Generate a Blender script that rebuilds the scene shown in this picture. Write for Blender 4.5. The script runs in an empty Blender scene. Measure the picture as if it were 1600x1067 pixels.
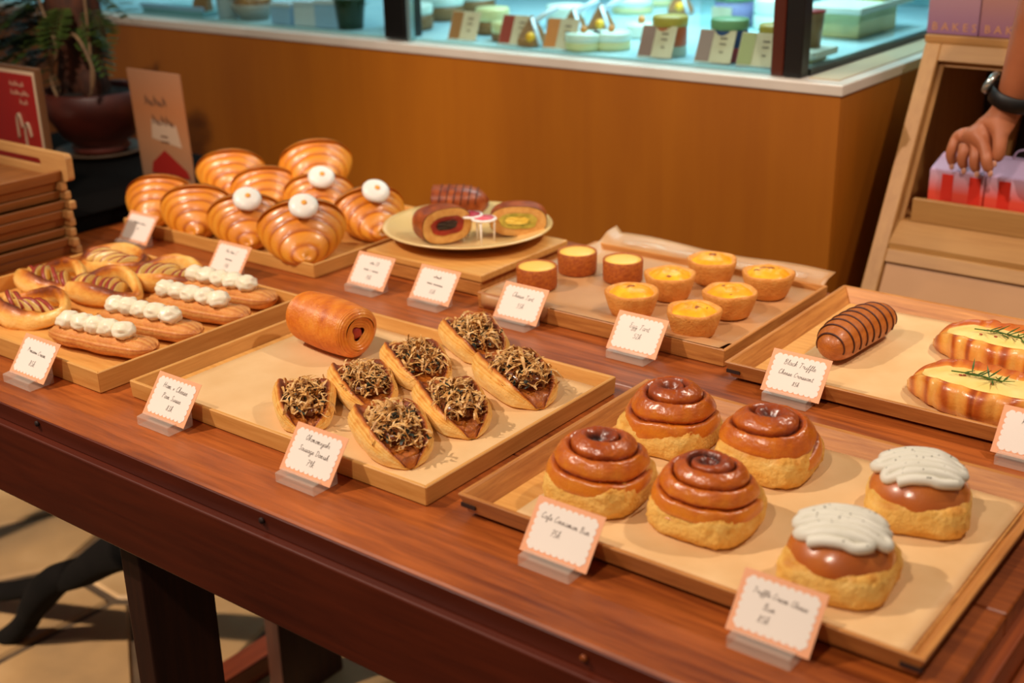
import bpy, bmesh, math, random
from mathutils import Vector, Matrix, noise
random.seed(7)
S = bpy.context.scene
C = S.collection
PI = math.pi
ZT = 0.78                       # height of the table top above the floor

# ---------------------------------------------------------------- camera
CAM_H = 0.58                    # camera height above the table top
YAW, PITCH, ROLL, FPX = -0.66063728, 0.37165851, -0.02008313, 1963.394
FWD = Vector((math.sin(YAW)*math.cos(PITCH), math.cos(YAW)*math.cos(PITCH), -math.sin(PITCH)))
_r = FWD.cross(Vector((0, 0, 1))).normalized(); _u = _r.cross(FWD)
RIGHT = _r*math.cos(ROLL) + _u*math.sin(ROLL)
UP = _u*math.cos(ROLL) - _r*math.sin(ROLL)
EYE = Vector((0, 0, ZT + CAM_H))
cd = bpy.data.cameras.new('camera'); cam = bpy.data.objects.new('camera', cd); C.objects.link(cam)
cam.matrix_world = Matrix(((RIGHT.x, UP.x, -FWD.x, EYE.x), (RIGHT.y, UP.y, -FWD.y, EYE.y), (RIGHT.z, UP.z, -FWD.z, EYE.z), (0, 0, 0, 1)))
cd.sensor_width = 36; cd.lens = FPX/1600*36; cd.clip_start = 0.05
cd.dof.use_dof = True; cd.dof.focus_distance = 1.38; cd.dof.aperture_fstop = 3.9
S.camera = cam

# ---------------------------------------------------------------- world, lamps, exposure
S.view_settings.view_transform = 'Standard'; S.view_settings.look = 'None'
S.view_settings.gamma = 1.0; S.view_settings.use_curve_mapping = False
S.view_settings.exposure = 0.0
wd = bpy.data.worlds.new('world'); S.world = wd; wd.use_nodes = True
wd.node_tree.nodes['Background'].inputs[0].default_value = (1.0, 0.80, 0.62, 1)
wd.node_tree.nodes['Background'].inputs[1].default_value = 0.16
def spot(name, loc, target, power, col, size, angle, blend=0.6):
    l = bpy.data.lights.new(name, 'SPOT'); l.energy = power; l.color = col; l.shadow_soft_size = size
    l.spot_size = math.radians(angle); l.spot_blend = blend
    o = bpy.data.objects.new(name, l); C.objects.link(o); o.location = loc
    o.rotation_euler = (Vector(target) - Vector(loc)).to_track_quat('-Z', 'Y').to_euler()
    return o
WARM = (1.0, 0.84, 0.69)
spot('track_spot', (-2.0, -0.10, ZT+1.85), (-0.98, 1.15, ZT), 165, WARM, 0.035, 56, .8)
spot('track_spot.001', (0.15, 2.0, ZT+1.75), (-0.95, 1.0, ZT), 68, WARM, 0.04, 56)
spot('track_spot.002', (-0.55, -0.55, ZT+1.9), (-0.75, 1.05, ZT), 80, WARM, 0.05, 56)
spot('track_spot.003', (0.55, 0.75, ZT+1.9), (-0.70, 1.98, ZT+.12), 85, WARM, 0.05, 44)
spot('added_left_fill', (-1.15, 0.30, ZT+1.75), (-2.05, 1.85, ZT+.08), 115, WARM, 0.05, 34, .8)  # unseen lamp added to brighten the counter's left, poster and sign
spot('added_floor_fill', (-2.5, -1.5, 2.25), (-2.0, 1.22, 0), 1050, (1.0, 0.80, 0.58), 0.05, 22, .3)  # unseen lamp added to light the floor, cone passing below the apron

def ray(px, py):
    return FWD + RIGHT*((px-800)/FPX) - UP*((py-533.5)/FPX)
def at(px, py, z=0.0):          # where the sight line meets the level z above the table
    d = ray(px, py); t = (z - CAM_H)/d.z
    return Vector((d.x*t, d.y*t, z + ZT))
def at_y(px, py, y):            # where it meets an upright plane parallel to the counter
    d = ray(px, py); t = y/d.y
    return EYE + d*t
def at_x(px, py, x):
    d = ray(px, py); t = x/d.x
    return EYE + d*t

# ---------------------------------------------------------------- materials
def lin(c):
    if isinstance(c, str):
        c = [int(c[i:i+2], 16)/255 for i in (0, 2, 4)]
        c = [x/12.92 if x <= .04045 else ((x+.055)/1.055)**2.4 for x in c]
    return (c[0], c[1], c[2], 1.0)
MATS = {}
def newmat(name):
    m = bpy.data.materials.new(name); m.use_nodes = True
    return m, m.node_tree, m.node_tree.nodes['Principled BSDF']
def common(b, rough, coat=0, sss=0, metal=0, spec=None):
    b.inputs['Roughness'].default_value = rough; b.inputs['Metallic'].default_value = metal
    if coat: b.inputs['Coat Weight'].default_value = coat; b.inputs['Coat Roughness'].default_value = 0.22
    if sss:
        b.inputs['Subsurface Weight'].default_value = sss; b.inputs['Subsurface Radius'].default_value = (.01, .005, .002); b.inputs['Subsurface Scale'].default_value = 0.4
    if spec is not None: b.inputs['Specular IOR Level'].default_value = spec
def plain(name, col, rough=.5, **k):
    m, nt, b = newmat(name); b.inputs['Base Color'].default_value = lin(col); common(b, rough, **k); MATS[name] = m
    return m
def noisy(name, c1, c2, scale=30, rough=.5, bump=.0, detail=4, stretch=(1, 1, 1), c3=None, rough_var=0, lo=.35, hi=.65, **k):
    m, nt, b = newmat(name); N = nt.nodes; L = nt.links
    tc = N.new('ShaderNodeTexCoord'); mp = N.new('ShaderNodeMapping'); mp.inputs['Scale'].default_value = stretch
    nz = N.new('ShaderNodeTexNoise'); nz.inputs['Scale'].default_value = scale; nz.inputs['Detail'].default_value = detail
    rp = N.new('ShaderNodeValToRGB'); rp.color_ramp.elements[0].position = lo; rp.color_ramp.elements[1].position = hi
    rp.color_ramp.elements[0].color = lin(c1); rp.color_ramp.elements[1].color = lin(c2)
    if c3: e = rp.color_ramp.elements.new((lo+hi)/2); e.color = lin(c3)
    L.new(tc.outputs['Object'], mp.inputs[0]); L.new(mp.outputs[0], nz.inputs['Vector']); L.new(nz.outputs['Fac'], rp.inputs[0]); L.new(rp.outputs[0], b.inputs['Base Color'])
    common(b, rough, **k)
    if bump:
        bp = N.new('ShaderNodeBump'); bp.inputs['Strength'].default_value = bump; bp.inputs['Distance'].default_value = .002
        L.new(nz.outputs['Fac'], bp.inputs['Height']); L.new(bp.outputs[0], b.inputs['Normal'])
    MATS[name] = m
    return m
def wood(name, c1, c2, axis='x', scale=9, rough=.45, bump=.12, grain=26, blotch=.25, **k):
    """long streaks of grain along one axis, with a slower tone change across the board"""
    m, nt, b = newmat(name); N = nt.nodes; L = nt.links
    tc = N.new('ShaderNodeTexCoord'); mp = N.new('ShaderNodeMapping')
    st = {'x': (.07, 1, 1), 'y': (1, .07, 1), 'z': (1, 1, .07)}[axis]
    mp.inputs['Scale'].default_value = [s*grain for s in st]
    n1 = N.new('ShaderNodeTexNoise'); n1.inputs['Scale'].default_value = 4.5; n1.inputs['Detail'].default_value = 7; n1.inputs['Roughness'].default_value = .65; n1.inputs['Distortion'].default_value = .35
    mp2 = N.new('ShaderNodeMapping'); mp2.inputs['Scale'].default_value = [max(s, .25)*scale for s in st]
    n2 = N.new('ShaderNodeTexNoise'); n2.inputs['Scale'].default_value = 1.0; n2.inputs['Detail'].default_value = 3
    L.new(tc.outputs['Object'], mp.inputs[0]); L.new(mp.outputs[0], n1.inputs['Vector'])
    L.new(tc.outputs['Object'], mp2.inputs[0]); L.new(mp2.outputs[0], n2.inputs['Vector'])
    mx = N.new('ShaderNodeMix'); mx.data_type = 'FLOAT'; mx.inputs[0].default_value = blotch
    L.new(n1.outputs['Fac'], mx.inputs[2]); L.new(n2.outputs['Fac'], mx.inputs[3])
    rp = N.new('ShaderNodeValToRGB'); rp.color_ramp.elements[0].position = .3; rp.color_ramp.elements[1].position = .68
    rp.color_ramp.elements[0].color = lin(c1); rp.color_ramp.elements[1].color = lin(c2)
    L.new(mx.outputs[0], rp.inputs[0]); L.new(rp.outputs[0], b.inputs['Base Color'])
    bp = N.new('ShaderNodeBump'); bp.inputs['Strength'].default_value = bump; bp.inputs['Distance'].default_value = .001
    L.new(n1.outputs['Fac'], bp.inputs['Height']); L.new(bp.outputs[0], b.inputs['Normal'])
    common(b, rough, **k); MATS[name] = m
    return m
def baked(name, stops, rough=.4, nscale=60, namp=.35, bump=.25, detail=5, **k):
    """crust whose browning follows the 'bake' value of the mesh, with mottling"""
    m, nt, b = newmat(name); N = nt.nodes; L = nt.links
    a = N.new('ShaderNodeAttribute'); a.attribute_name = 'bake'
    tc = N.new('ShaderNodeTexCoord'); nz = N.new('ShaderNodeTexNoise'); nz.inputs['Scale'].default_value = nscale; nz.inputs['Detail'].default_value = detail
    L.new(tc.outputs['Object'], nz.inputs['Vector'])
    s = N.new('ShaderNodeMath'); s.operation = 'MULTIPLY_ADD'; s.inputs[1].default_value = namp; s.inputs[2].default_value = -namp/2
    L.new(nz.outputs['Fac'], s.inputs[0])
    ad = N.new('ShaderNodeMath'); ad.operation = 'ADD'; L.new(a.outputs['Fac'], ad.inputs[0]); L.new(s.outputs[0], ad.inputs[1])
    rp = N.new('ShaderNodeValToRGB'); el = rp.color_ramp.elements
    while len(el) < len(stops): el.new(.5)
    for e, (p, c) in zip(el, stops): e.position = p; e.color = lin(c)
    L.new(ad.outputs[0], rp.inputs[0]); L.new(rp.outputs[0], b.inputs['Base Color'])
    n2 = N.new('ShaderNodeTexNoise'); n2.inputs['Scale'].default_value = nscale*4; n2.inputs['Detail'].default_value = 3; L.new(tc.outputs['Object'], n2.inputs['Vector'])
    hs = N.new('ShaderNodeMath'); hs.operation = 'MULTIPLY_ADD'; hs.inputs[1].default_value = .35; L.new(n2.outputs['Fac'], hs.inputs[0]); L.new(nz.outputs['Fac'], hs.inputs[2])
    bp = N.new('ShaderNodeBump'); bp.inputs['Strength'].default_value = bump; bp.inputs['Distance'].default_value = .003
    L.new(hs.outputs[0], bp.inputs['Height']); L.new(bp.outputs[0], b.inputs['Normal'])
    common(b, rough, **k)
    rm = N.new('ShaderNodeMapRange'); rm.inputs[1].default_value = .35; rm.inputs[2].default_value = .7; rm.inputs[3].default_value = rough*.75; rm.inputs[4].default_value = min(1, rough*1.7)
    L.new(nz.outputs['Fac'], rm.inputs[0]); L.new(rm.outputs[0], b.inputs['Roughness']); MATS[name] = m
    return m
def clear(name, tint, gloss=.12, body=0.0, bodycol='ffffff', rough=.03):
    """thin clear sheet: transparent, Fresnel sheen, a little milky body"""
    m = bpy.data.materials.new(name); m.use_nodes = True; nt = m.node_tree; N = nt.nodes; L = nt.links; N.clear()
    out = N.new('ShaderNodeOutputMaterial'); tr = N.new('ShaderNodeBsdfTransparent'); tr.inputs[0].default_value = lin(tint)
    gl = N.new('ShaderNodeBsdfGlossy'); gl.inputs['Roughness'].default_value = rough; lw = N.new('ShaderNodeLayerWeight'); lw.inputs[0].default_value = .5; fr = N.new('ShaderNodeMath'); fr.operation = 'POWER'; fr.inputs[1].default_value = 5; L.new(lw.outputs['Facing'], fr.inputs[0])
    df = N.new('ShaderNodeBsdfDiffuse'); df.inputs[0].default_value = lin(bodycol)
    m1 = N.new('ShaderNodeMixShader'); m1.inputs[0].default_value = body; L.new(tr.outputs[0], m1.inputs[1]); L.new(df.outputs[0], m1.inputs[2])
    sc = N.new('ShaderNodeMath'); sc.operation = 'MULTIPLY_ADD'; sc.inputs[1].default_value = gloss*3; sc.inputs[2].default_value = gloss*.3; L.new(fr.outputs[0], sc.inputs[0])
    m2 = N.new('ShaderNodeMixShader'); L.new(sc.outputs[0], m2.inputs[0]); L.new(m1.outputs[0], m2.inputs[1]); L.new(gl.outputs[0], m2.inputs[2])
    L.new(m2.outputs[0], out.inputs[0]); MATS[name] = m
    return m
def grad(name, stops, axis='Z', lo=0., hi=.1, rough=.5):
    """printed colour run along one axis of the object"""
    m, nt, b = newmat(name); N = nt.nodes; L = nt.links
    tc = N.new('ShaderNodeTexCoord'); sp = N.new('ShaderNodeSeparateXYZ'); mr = N.new('ShaderNodeMapRange')
    mr.inputs[1].default_value = lo; mr.inputs[2].default_value = hi
    rp = N.new('ShaderNodeValToRGB'); el = rp.color_ramp.elements
    while len(el) < len(stops): el.new(.5)
    for e, (p, c) in zip(el, stops): e.position = p; e.color = lin(c)
    L.new(tc.outputs['Object'], sp.inputs[0]); L.new(sp.outputs[axis], mr.inputs[0]); L.new(mr.outputs[0], rp.inputs[0]); L.new(rp.outputs[0], b.inputs['Base Color'])
    common(b, rough); MATS[name] = m
    return m

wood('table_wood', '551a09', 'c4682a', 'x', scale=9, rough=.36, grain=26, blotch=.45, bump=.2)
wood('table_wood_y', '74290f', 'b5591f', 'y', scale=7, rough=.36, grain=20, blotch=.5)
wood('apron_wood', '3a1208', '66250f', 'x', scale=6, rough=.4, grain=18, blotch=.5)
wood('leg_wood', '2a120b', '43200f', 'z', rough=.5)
wood('beech_x', 'c6853a', 'e6ac5e', 'x', rough=.5, grain=30)
wood('beech_y', 'c6853a', 'e6ac5e', 'y', rough=.5, grain=30)
wood('oak_x', '97541f', 'd8954c', 'x', rough=.45, grain=34, bump=.3)
wood('oak_y', '97541f', 'd8954c', 'y', rough=.45, grain=34, bump=.3)
wood('ply', '98540f', 'a86212', 'z', rough=.42, grain=8, blotch=.6, bump=.03)
wood('rack_wood', 'a8743c', 'bd8a4c', 'z', rough=.5, grain=20)
wood('rack_wood_x', 'a8743c', 'bd8a4c', 'x', rough=.5, grain=20)
wood('stack_wood_y', '7d4a22', 'a5672f', 'y', rough=.5, grain=30)
wood('stack_wood_x', 'b98248', 'd3a061', 'x', rough=.5, grain=30)
plain('dark_slot', '2a120a', .7)
plain('black_lacquer', '060403', .9, spec=.1)
plain('black_frame', '0a0a0a', .35)
noisy('iron', '030202', '060404', 20, .95, spec=.1)
noisy('paper', 'dcb27c', 'e6c08c', 14, .55, bump=.05, spec=.35)
noisy('paper_brown', 'bd8a5a', 'cb9866', 14, .4, bump=.06, spec=.5)
clear('acrylic', 'fbf7f2', gloss=.14, body=.22, bodycol='f6e9da', rough=.06)
clear('glass', 'eef8f6', gloss=.10, body=.0)
clear('plastic_film', 'fdf9f2', gloss=.08, body=.05, bodycol='fff4e6', rough=.15)
plain('card_peach', 'f2a97c', .6)
plain('card_white', 'f3e6da', .65)
plain('ink', '57433a', .7)
# ---------------------------------------------------------------- mesh building
class MB:
    def __init__(s): s.v = []; s.f = []; s.b = []; s.mi = []; s.cur = 0
    def add(s, vs, fs, bake=None):
        o = len(s.v); s.v += [tuple(v) for v in vs]
        s.b += list(bake) if bake is not None else [.5]*len(vs)
        for f in fs: s.f.append(tuple(i+o for i in f)); s.mi.append(s.cur)
        return s
    def box(s, lo, hi, rot=None, piv=None):
        (x0, y0, z0), (x1, y1, z1) = lo, hi
        vs = [Vector(p) for p in ((x0,y0,z0),(x1,y0,z0),(x1,y1,z0),(x0,y1,z0),(x0,y0,z1),(x1,y0,z1),(x1,y1,z1),(x0,y1,z1))]
        if rot is not None:
            p = Vector(piv) if piv else sum(vs, Vector())/8
            vs = [rot @ (v-p) + p for v in vs]
        return s.add(vs, [(3,2,1,0),(4,5,6,7),(0,1,5,4),(1,2,6,5),(2,3,7,6),(3,0,4,7)])
    def hexa(s, p): return s.add(p, [(3,2,1,0),(4,5,6,7),(0,1,5,4),(1,2,6,5),(2,3,7,6),(3,0,4,7)])
    def grid(s, fn, nu, nv, wu=False, wv=False):
        """fn(u, v) -> (x, y, z[, bake]) for u, v in 0..1"""
        vs = []; bk = []
        for i in range(nu):
            for j in range(nv):
                r = fn(i/(nu if wu else nu-1), j/(nv if wv else nv-1))
                vs.append(r[:3]); bk.append(r[3] if len(r) > 3 else .5)
        fs = []
        for i in range(nu if wu else nu-1):
            for j in range(nv if wv else nv-1):
                a = i*nv+j; b_ = ((i+1) % nu)*nv+j; c = ((i+1) % nu)*nv+(j+1) % nv; d = i*nv+(j+1) % nv
                fs.append((a, b_, c, d))
        return s.add(vs, fs, bk)
    def loft(s, rings, bakes=None, cap0=True, cap1=True):
        n = len(rings[0]); vs = [p for r in rings for p in r]; fs = []
        for i in range(len(rings)-1):
            for j in range(n): fs.append((i*n+j, i*n+(j+1) % n, (i+1)*n+(j+1) % n, (i+1)*n+j))
        if cap0: fs.append(tuple(range(n-1, -1, -1)))
        if cap1: fs.append(tuple((len(rings)-1)*n+j for j in range(n)))
        return s.add(vs, fs, [b for r in bakes for b in r] if bakes else None)
    def lathe(s, prof, n=32, ax=None, wob=None, bake=None, cap0=True, cap1=True):
        rings = []; bk = []
        for k, (r, z) in enumerate(prof):
            rg = []; rb = []
            for j in range(n):
                a = 2*PI*j/n; rr = r*(wob(a, k) if wob else 1)
                rg.append((rr*math.cos(a), rr*math.sin(a), z)); rb.append(bake[k] if bake else .5)
            rings.append(rg); bk.append(rb)
        return s.loft(rings, bk, cap0, cap1)
    def tube(s, pts, rad, n=8, closed=False, flat=None, cap=True, bake=None):
        """sweep a round (or flattened) section along pts"""
        P = [Vector(p) for p in pts]; m = len(P); R_ = rad if isinstance(rad, (list, tuple)) else [rad]*m
        T = []
        for i in range(m):
            a = P[(i-1) % m] if (closed or i > 0) else P[i]; b_ = P[(i+1) % m] if (closed or i < m-1) else P[i]
            t = b_-a; T.append(t.normalized() if t.length > 1e-9 else Vector((1, 0, 0)))
        up = Vector((0, 0, 1)) if abs(T[0].z) < .9 else Vector((1, 0, 0))
        nrm = (up - T[0]*up.dot(T[0])).normalized(); rings = []; bk = []
        for i in range(m):
            nrm = nrm - T[i]*nrm.dot(T[i]); nrm.normalize(); bi = T[i].cross(nrm)
            fl = flat[i] if isinstance(flat, (list, tuple)) else (flat or 1)
            rings.append([tuple(P[i] + nrm*(math.sin(2*PI*j/n)*R_[i]*fl) + bi*(math.cos(2*PI*j/n)*R_[i])) for j in range(n)])
            bk.append([bake(i, j) for j in range(n)] if callable(bake) else [(bake[i] if isinstance(bake, (list, tuple)) else (bake if bake is not None else .5))]*n)
        if closed:
            rings.append(rings[0]); bk.append(bk[0]); return s.loft(rings, bk, False, False)
        return s.loft(rings, bk, cap, cap)
    def prism(s, poly, z0, z1):
        n = len(poly)
        return s.add([(x, y, z0) for x, y in poly]+[(x, y, z1) for x, y in poly],
                     [tuple(range(n-1, -1, -1)), tuple(range(n, 2*n))]+[(i, (i+1) % n, n+(i+1) % n, n+i) for i in range(n)])
    def prism_x(s, poly, x0, x1):   # poly in (y, z)
        n = len(poly)
        return s.add([(x0, y, z) for y, z in poly]+[(x1, y, z) for y, z in poly],
                     [tuple(range(n-1, -1, -1)), tuple(range(n, 2*n))]+[(i, (i+1) % n, n+(i+1) % n, n+i) for i in range(n)])
    def ball(s, c, r, nu=10, nv=16, sc=(1, 1, 1), wob=0, seed=0, bake=.5):
        def fn(u, v):
            th = PI*u; ph = 2*PI*v; d = Vector((math.sin(th)*math.cos(ph), math.sin(th)*math.sin(ph), math.cos(th)))
            k = 1 + (wob*noise.noise(d*2.2+Vector((seed, seed*.7, 3))) if wob else 0)
            return (c[0]+d.x*r*sc[0]*k, c[1]+d.y*r*sc[1]*k, c[2]+d.z*r*sc[2]*k, bake)
        return s.grid(fn, nu, nv, False, True)
    def mesh(s, name, mats, smooth=True):
        me = bpy.data.meshes.new(name); me.from_pydata(s.v, [], s.f)
        for m in (mats if isinstance(mats, (list, tuple)) else [mats]): me.materials.append(MATS[m])
        at_ = me.attributes.new('bake', 'FLOAT', 'POINT'); at_.data.foreach_set('value', s.b)
        if len(me.materials) > 1: me.polygons.foreach_set('material_index', s.mi)
        bm = bmesh.new(); bm.from_mesh(me); bmesh.ops.remove_doubles(bm, verts=bm.verts, dist=1e-6); bmesh.ops.recalc_face_normals(bm, faces=bm.faces); bm.to_mesh(me); bm.free()
        if smooth: me.polygons.foreach_set('use_smooth', [True]*len(me.polygons))
        me.update(); return me
    def build(s, name, mats, parent=None, smooth=True, loc=None, bevel=0, seg=2, sharp=None, solid=0, subd=0):
        o = bpy.data.objects.new(name, s.mesh(name, mats, smooth)); C.objects.link(o)
        if parent: o.parent = parent
        if loc is not None: o.location = loc
        if solid: md = o.modifiers.new('thick', 'SOLIDIFY'); md.thickness = solid; md.offset = 0
        if bevel: md = o.modifiers.new('bevel', 'BEVEL'); md.width = bevel; md.segments = seg; md.limit_method = 'ANGLE'; md.angle_limit = .6
        if subd: md = o.modifiers.new('sub', 'SUBSURF'); md.levels = md.render_levels = subd
        if sharp and smooth: o.data.set_sharp_from_angle(angle=sharp)
        return o
def tag(o, label, cat=None, group=None, kind=None):
    if label: o['label'] = label
    if cat: o['category'] = cat
    if group: o['group'] = group
    if kind: o['kind'] = kind
    return o
def thing(name, label, cat, loc, rz=0, group=None):
    o = bpy.data.objects.new(name, None); C.objects.link(o); o.location = loc; o.rotation_euler = (0, 0, rz); o.empty_display_size = .05
    return tag(o, label, cat, group)
def copy_tree(o, parent=None):
    c = o.copy(); C.objects.link(c); c.parent = parent
    for ch in list(o.children): copy_tree(ch, c)
    return c
def crom(P, n=5, closed=False):
    """Catmull-Rom through points"""
    P = [Vector(p) for p in P]; m = len(P); out = []
    if m < 3: return P
    for i in range(m if closed else m-1):
        a = P[(i-1) % m] if (closed or i) else P[0]*2-P[1]; b_ = P[i]; c = P[(i+1) % m]; d = P[(i+2) % m] if (closed or i < m-2) else P[-1]*2-P[-2]
        for k in range(n):
            t = k/n; out.append(.5*((2*b_)+(c-a)*t+(2*a-5*b_+4*c-d)*t*t+(3*b_-a-3*c+d)*t**3))
    if not closed: out.append(P[-1])
    return out
def nz(x, y, z=0.0): return noise.noise(Vector((x, y, z)))
R3 = lambda a, ax: Matrix.Rotation(a, 3, ax)
def sellipse(a, e):     # superellipse direction
    c, s_ = math.cos(a), math.sin(a)
    return (math.copysign(abs(c)**e, c), math.copysign(abs(s_)**e, s_))

# handwriting: single strokes, x-height 1, ascender 2, descender -1
G = {
'a': (1.0, [[(.8,.85),(.45,1),(.1,.5),(.3,.02),(.7,.35),(.82,.95),(.78,.2),(1.05,.1)]]),
'b': (.95, [[(.1,.2),(.35,1.9),(.2,2),(.12,.2),(.45,0),(.75,.5),(.5,.95),(.2,.6)]]),
'c': (.8, [[(.7,.8),(.45,1),(.12,.5),(.35,0),(.85,.3)]]),
'd': (1.0, [[(.75,.85),(.4,1),(.1,.45),(.35,0),(.75,.5),(.95,2)],[(.78,.6),(.82,.05),(1.05,.15)]]),
'e': (.8, [[(.1,.4),(.6,.65),(.45,1),(.12,.6),(.3,.02),(.85,.3)]]),
'f': (.75, [[(.1,.4),(.55,1.6),(.5,2),(.3,1.3),(.2,-.8),(.05,-.6),(.4,.2),(.8,.4)]]),
'g': (.95, [[(.75,.85),(.4,1),(.12,.5),(.35,.05),(.75,.5),(.7,-.8),(.3,-.9),(.3,-.4),(1,.2)]]),
'h': (.95, [[(.05,.1),(.45,1.8),(.3,2),(.15,0)],[(.17,.5),(.5,1),(.65,.7),(.62,.1),(.95,.2)]]),
'i': (.5, [[(.1,.5),(.25,1),(.2,.15),(.5,.2)],[(.3,1.45),(.33,1.5)]]),
'k': (.9, [[(.05,.1),(.4,1.9),(.25,1.9),(.12,0)],[(.7,1.0),(.25,.55),(.5,.35),(.85,.05)]]),
'l': (.5, [[(.05,.3),(.4,1.6),(.3,2),(.15,1),(.2,.1),(.5,.2)]]),
'm': (1.4, [[(.05,.7),(.18,1),(.15,0),(.3,.85),(.5,.95),(.52,0),(.7,.85),(.92,.95),(.95,.1),(1.35,.25)]]),
'n': (1.0, [[(.05,.7),(.18,1),(.15,0),(.35,.9),(.58,.9),(.6,.1),(.98,.25)]]),
'o': (.85, [[(.5,.98),(.12,.55),(.35,0),(.7,.45),(.5,.98),(.6,.8),(.9,.85)]]),
'p': (.95, [[(.1,.6),(.25,1),(.12,-.95)],[(.2,.7),(.5,1),(.72,.5),(.45,.05),(.2,.25)]]),
'r': (.75, [[(.05,.6),(.2,1.05),(.3,.85),(.6,.9),(.5,.3),(.8,.15)]]),
's': (.75, [[(.05,.2),(.4,1.0),(.55,.4),(.35,0),(.1,.15),(.75,.25)]]),
't': (.65, [[(.35,1.7),(.22,.3),(.35,.02),(.65,.25)],[(.05,1.15),(.6,1.2)]]),
'u': (.95, [[(.1,.9),(.12,.2),(.35,.02),(.65,.4),(.72,.95),(.7,.15),(.98,.2)]]),
'v': (.8, [[(.05,.9),(.3,.02),(.65,.95),(.8,.85)]]),
'w': (1.2, [[(.05,.9),(.22,.02),(.5,.8),(.7,.02),(1.0,.95),(1.15,.85)]]),
'y': (.95, [[(.1,.95),(.2,.35),(.5,.3),(.75,.95),(.6,-.7),(.25,-.9),(.35,-.3),(.95,.2)]]),
'z': (.8, [[(.1,.9),(.6,.95),(.1,.05),(.75,.1)]]),
'x': (.8, [[(.1,.85),(.65,.15)],[(.65,.85),(.1,.15)]]),
'B': (1.2, [[(.25,1.9),(.15,0)],[(.0,1.6),(.5,2.05),(.85,1.6),(.3,1.05),(.95,.7),(.6,0),(.05,.1)]]),
'C': (1.1, [[(.85,1.7),(.65,2.05),(.15,1.1),(.35,.02),(.95,.4)]]),
'D': (1.25, [[(.3,1.9),(.2,.05)],[(.0,1.75),(.6,2),(1.05,1.1),(.6,.0),(.1,.1)]]),
'E': (1.0, [[(.8,1.9),(.4,1.95),(.15,1.5),(.55,1.1),(.1,.5),(.4,0),(.9,.3)]]),
'H': (1.3, [[(.25,1.9),(.15,0)],[(.95,2),(.85,.05)],[(.0,.9),(1.15,1.1)]]),
'O': (1.2, [[(.7,2),(.15,1.1),(.45,0),(1.0,.9),(.7,2),(.5,1.7)]]),
'P': (1.1, [[(.3,1.85),(.15,0)],[(.0,1.6),(.55,2.05),(.9,1.5),(.3,1.0)]]),
'R': (1.2, [[(.3,1.85),(.15,0)],[(.0,1.6),(.55,2.05),(.85,1.5),(.3,1.0),(1.05,.0)]]),
'S': (1.0, [[(.85,1.75),(.55,2),(.3,1.5),(.7,.7),(.45,0),(.05,.3)]]),
'T': (1.1, [[(.05,1.8),(.5,1.95),(1.1,1.85)],[(.6,1.9),(.4,.1),(.2,.15)]]),
'0': (.95, [[(.5,1.8),(.15,.9),(.4,0),(.75,.9),(.5,1.8)]]),
'2': (.95, [[(.1,1.4),(.45,1.8),(.7,1.3),(.1,.05),(.8,.1)]]),
'3': (.95, [[(.15,1.6),(.5,1.8),(.65,1.3),(.35,.95),(.7,.5),(.4,0),(.1,.25)]]),
'5': (.95, [[(.75,1.8),(.3,1.75),(.2,1.05),(.6,1.0),(.65,.3),(.35,0),(.1,.2)]]),
'7': (.9, [[(.1,1.7),(.75,1.75),(.35,0)],[(.25,.95),(.65,1)]]),
'8': (.9, [[(.65,1.5),(.4,1.8),(.2,1.4),(.65,.5),(.4,0),(.15,.4),(.65,1.5)]]),
'9': (.9, [[(.65,1.5),(.4,1.8),(.15,1.3),(.45,1.0),(.65,1.6),(.5,0)]]),
'~': (.8, [[(.05,.3),(.2,.9),(.3,.1),(.5,.8),(.6,.15),(.8,.4)]]),
'^': (.9, [[(.1,.1),(.35,1.6),(.5,.3),(.65,1.2),(.9,.2)]]),
' ': (.75, []), 'é': None}
def lettering(lines, name, parent, place, ink='ink', width=.00034, slant=.18, tilt=0.0):
    """lines: (text, centre x, baseline y, x-height); place(x, y) -> point on the card"""
    mb = MB(); hh = width/2
    for text, cx, by, xh in lines:
        W = sum(G[c][0] for c in text)*xh*1.0; x = cx - W/2
        for c in text:
            w_, st = G[c]
            for pl in st:
                pts = crom([(p[0], p[1], 0) for p in pl], 4)
                q = [Vector((x+(p.x+slant*p.y)*xh*1.0, by+p.y*xh*.86 + tilt*(x-cx), 0)) for p in pts]
                vs = []
                for i, p in enumerate(q):
                    t = (q[min(i+1, len(q)-1)]-q[max(i-1, 0)]); t = t.normalized() if t.length > 0 else Vector((1, 0, 0))
                    nn = Vector((-t.y, t.x, 0))*hh
                    vs += [place(p.x+nn.x, p.y+nn.y), place(p.x-nn.x, p.y-nn.y)]
                mb.add(vs, [(2*i, 2*i+1, 2*i+3, 2*i+2) for i in range(len(q)-1)])
            x += w_*xh*1.0
    return mb.build(name, ink, parent, smooth=False)
def printed(text, size, name, parent, mat, loc, rot, space=1.0, align='CENTER', extrude=.0002):
    cu = bpy.data.curves.new(name, 'FONT'); cu.body = text; cu.size = size; cu.align_x = align; cu.space_character = space; cu.extrude = extrude; cu.resolution_u = 2
    tmp = bpy.data.objects.new(name, cu); me = bpy.data.meshes.new_from_object(tmp); me.materials.clear(); me.materials.append(MATS[mat]); o = bpy.data.objects.new(name, me); C.objects.link(o); o.parent = parent; o.location = loc; o.rotation_euler = rot
    return o
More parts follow.
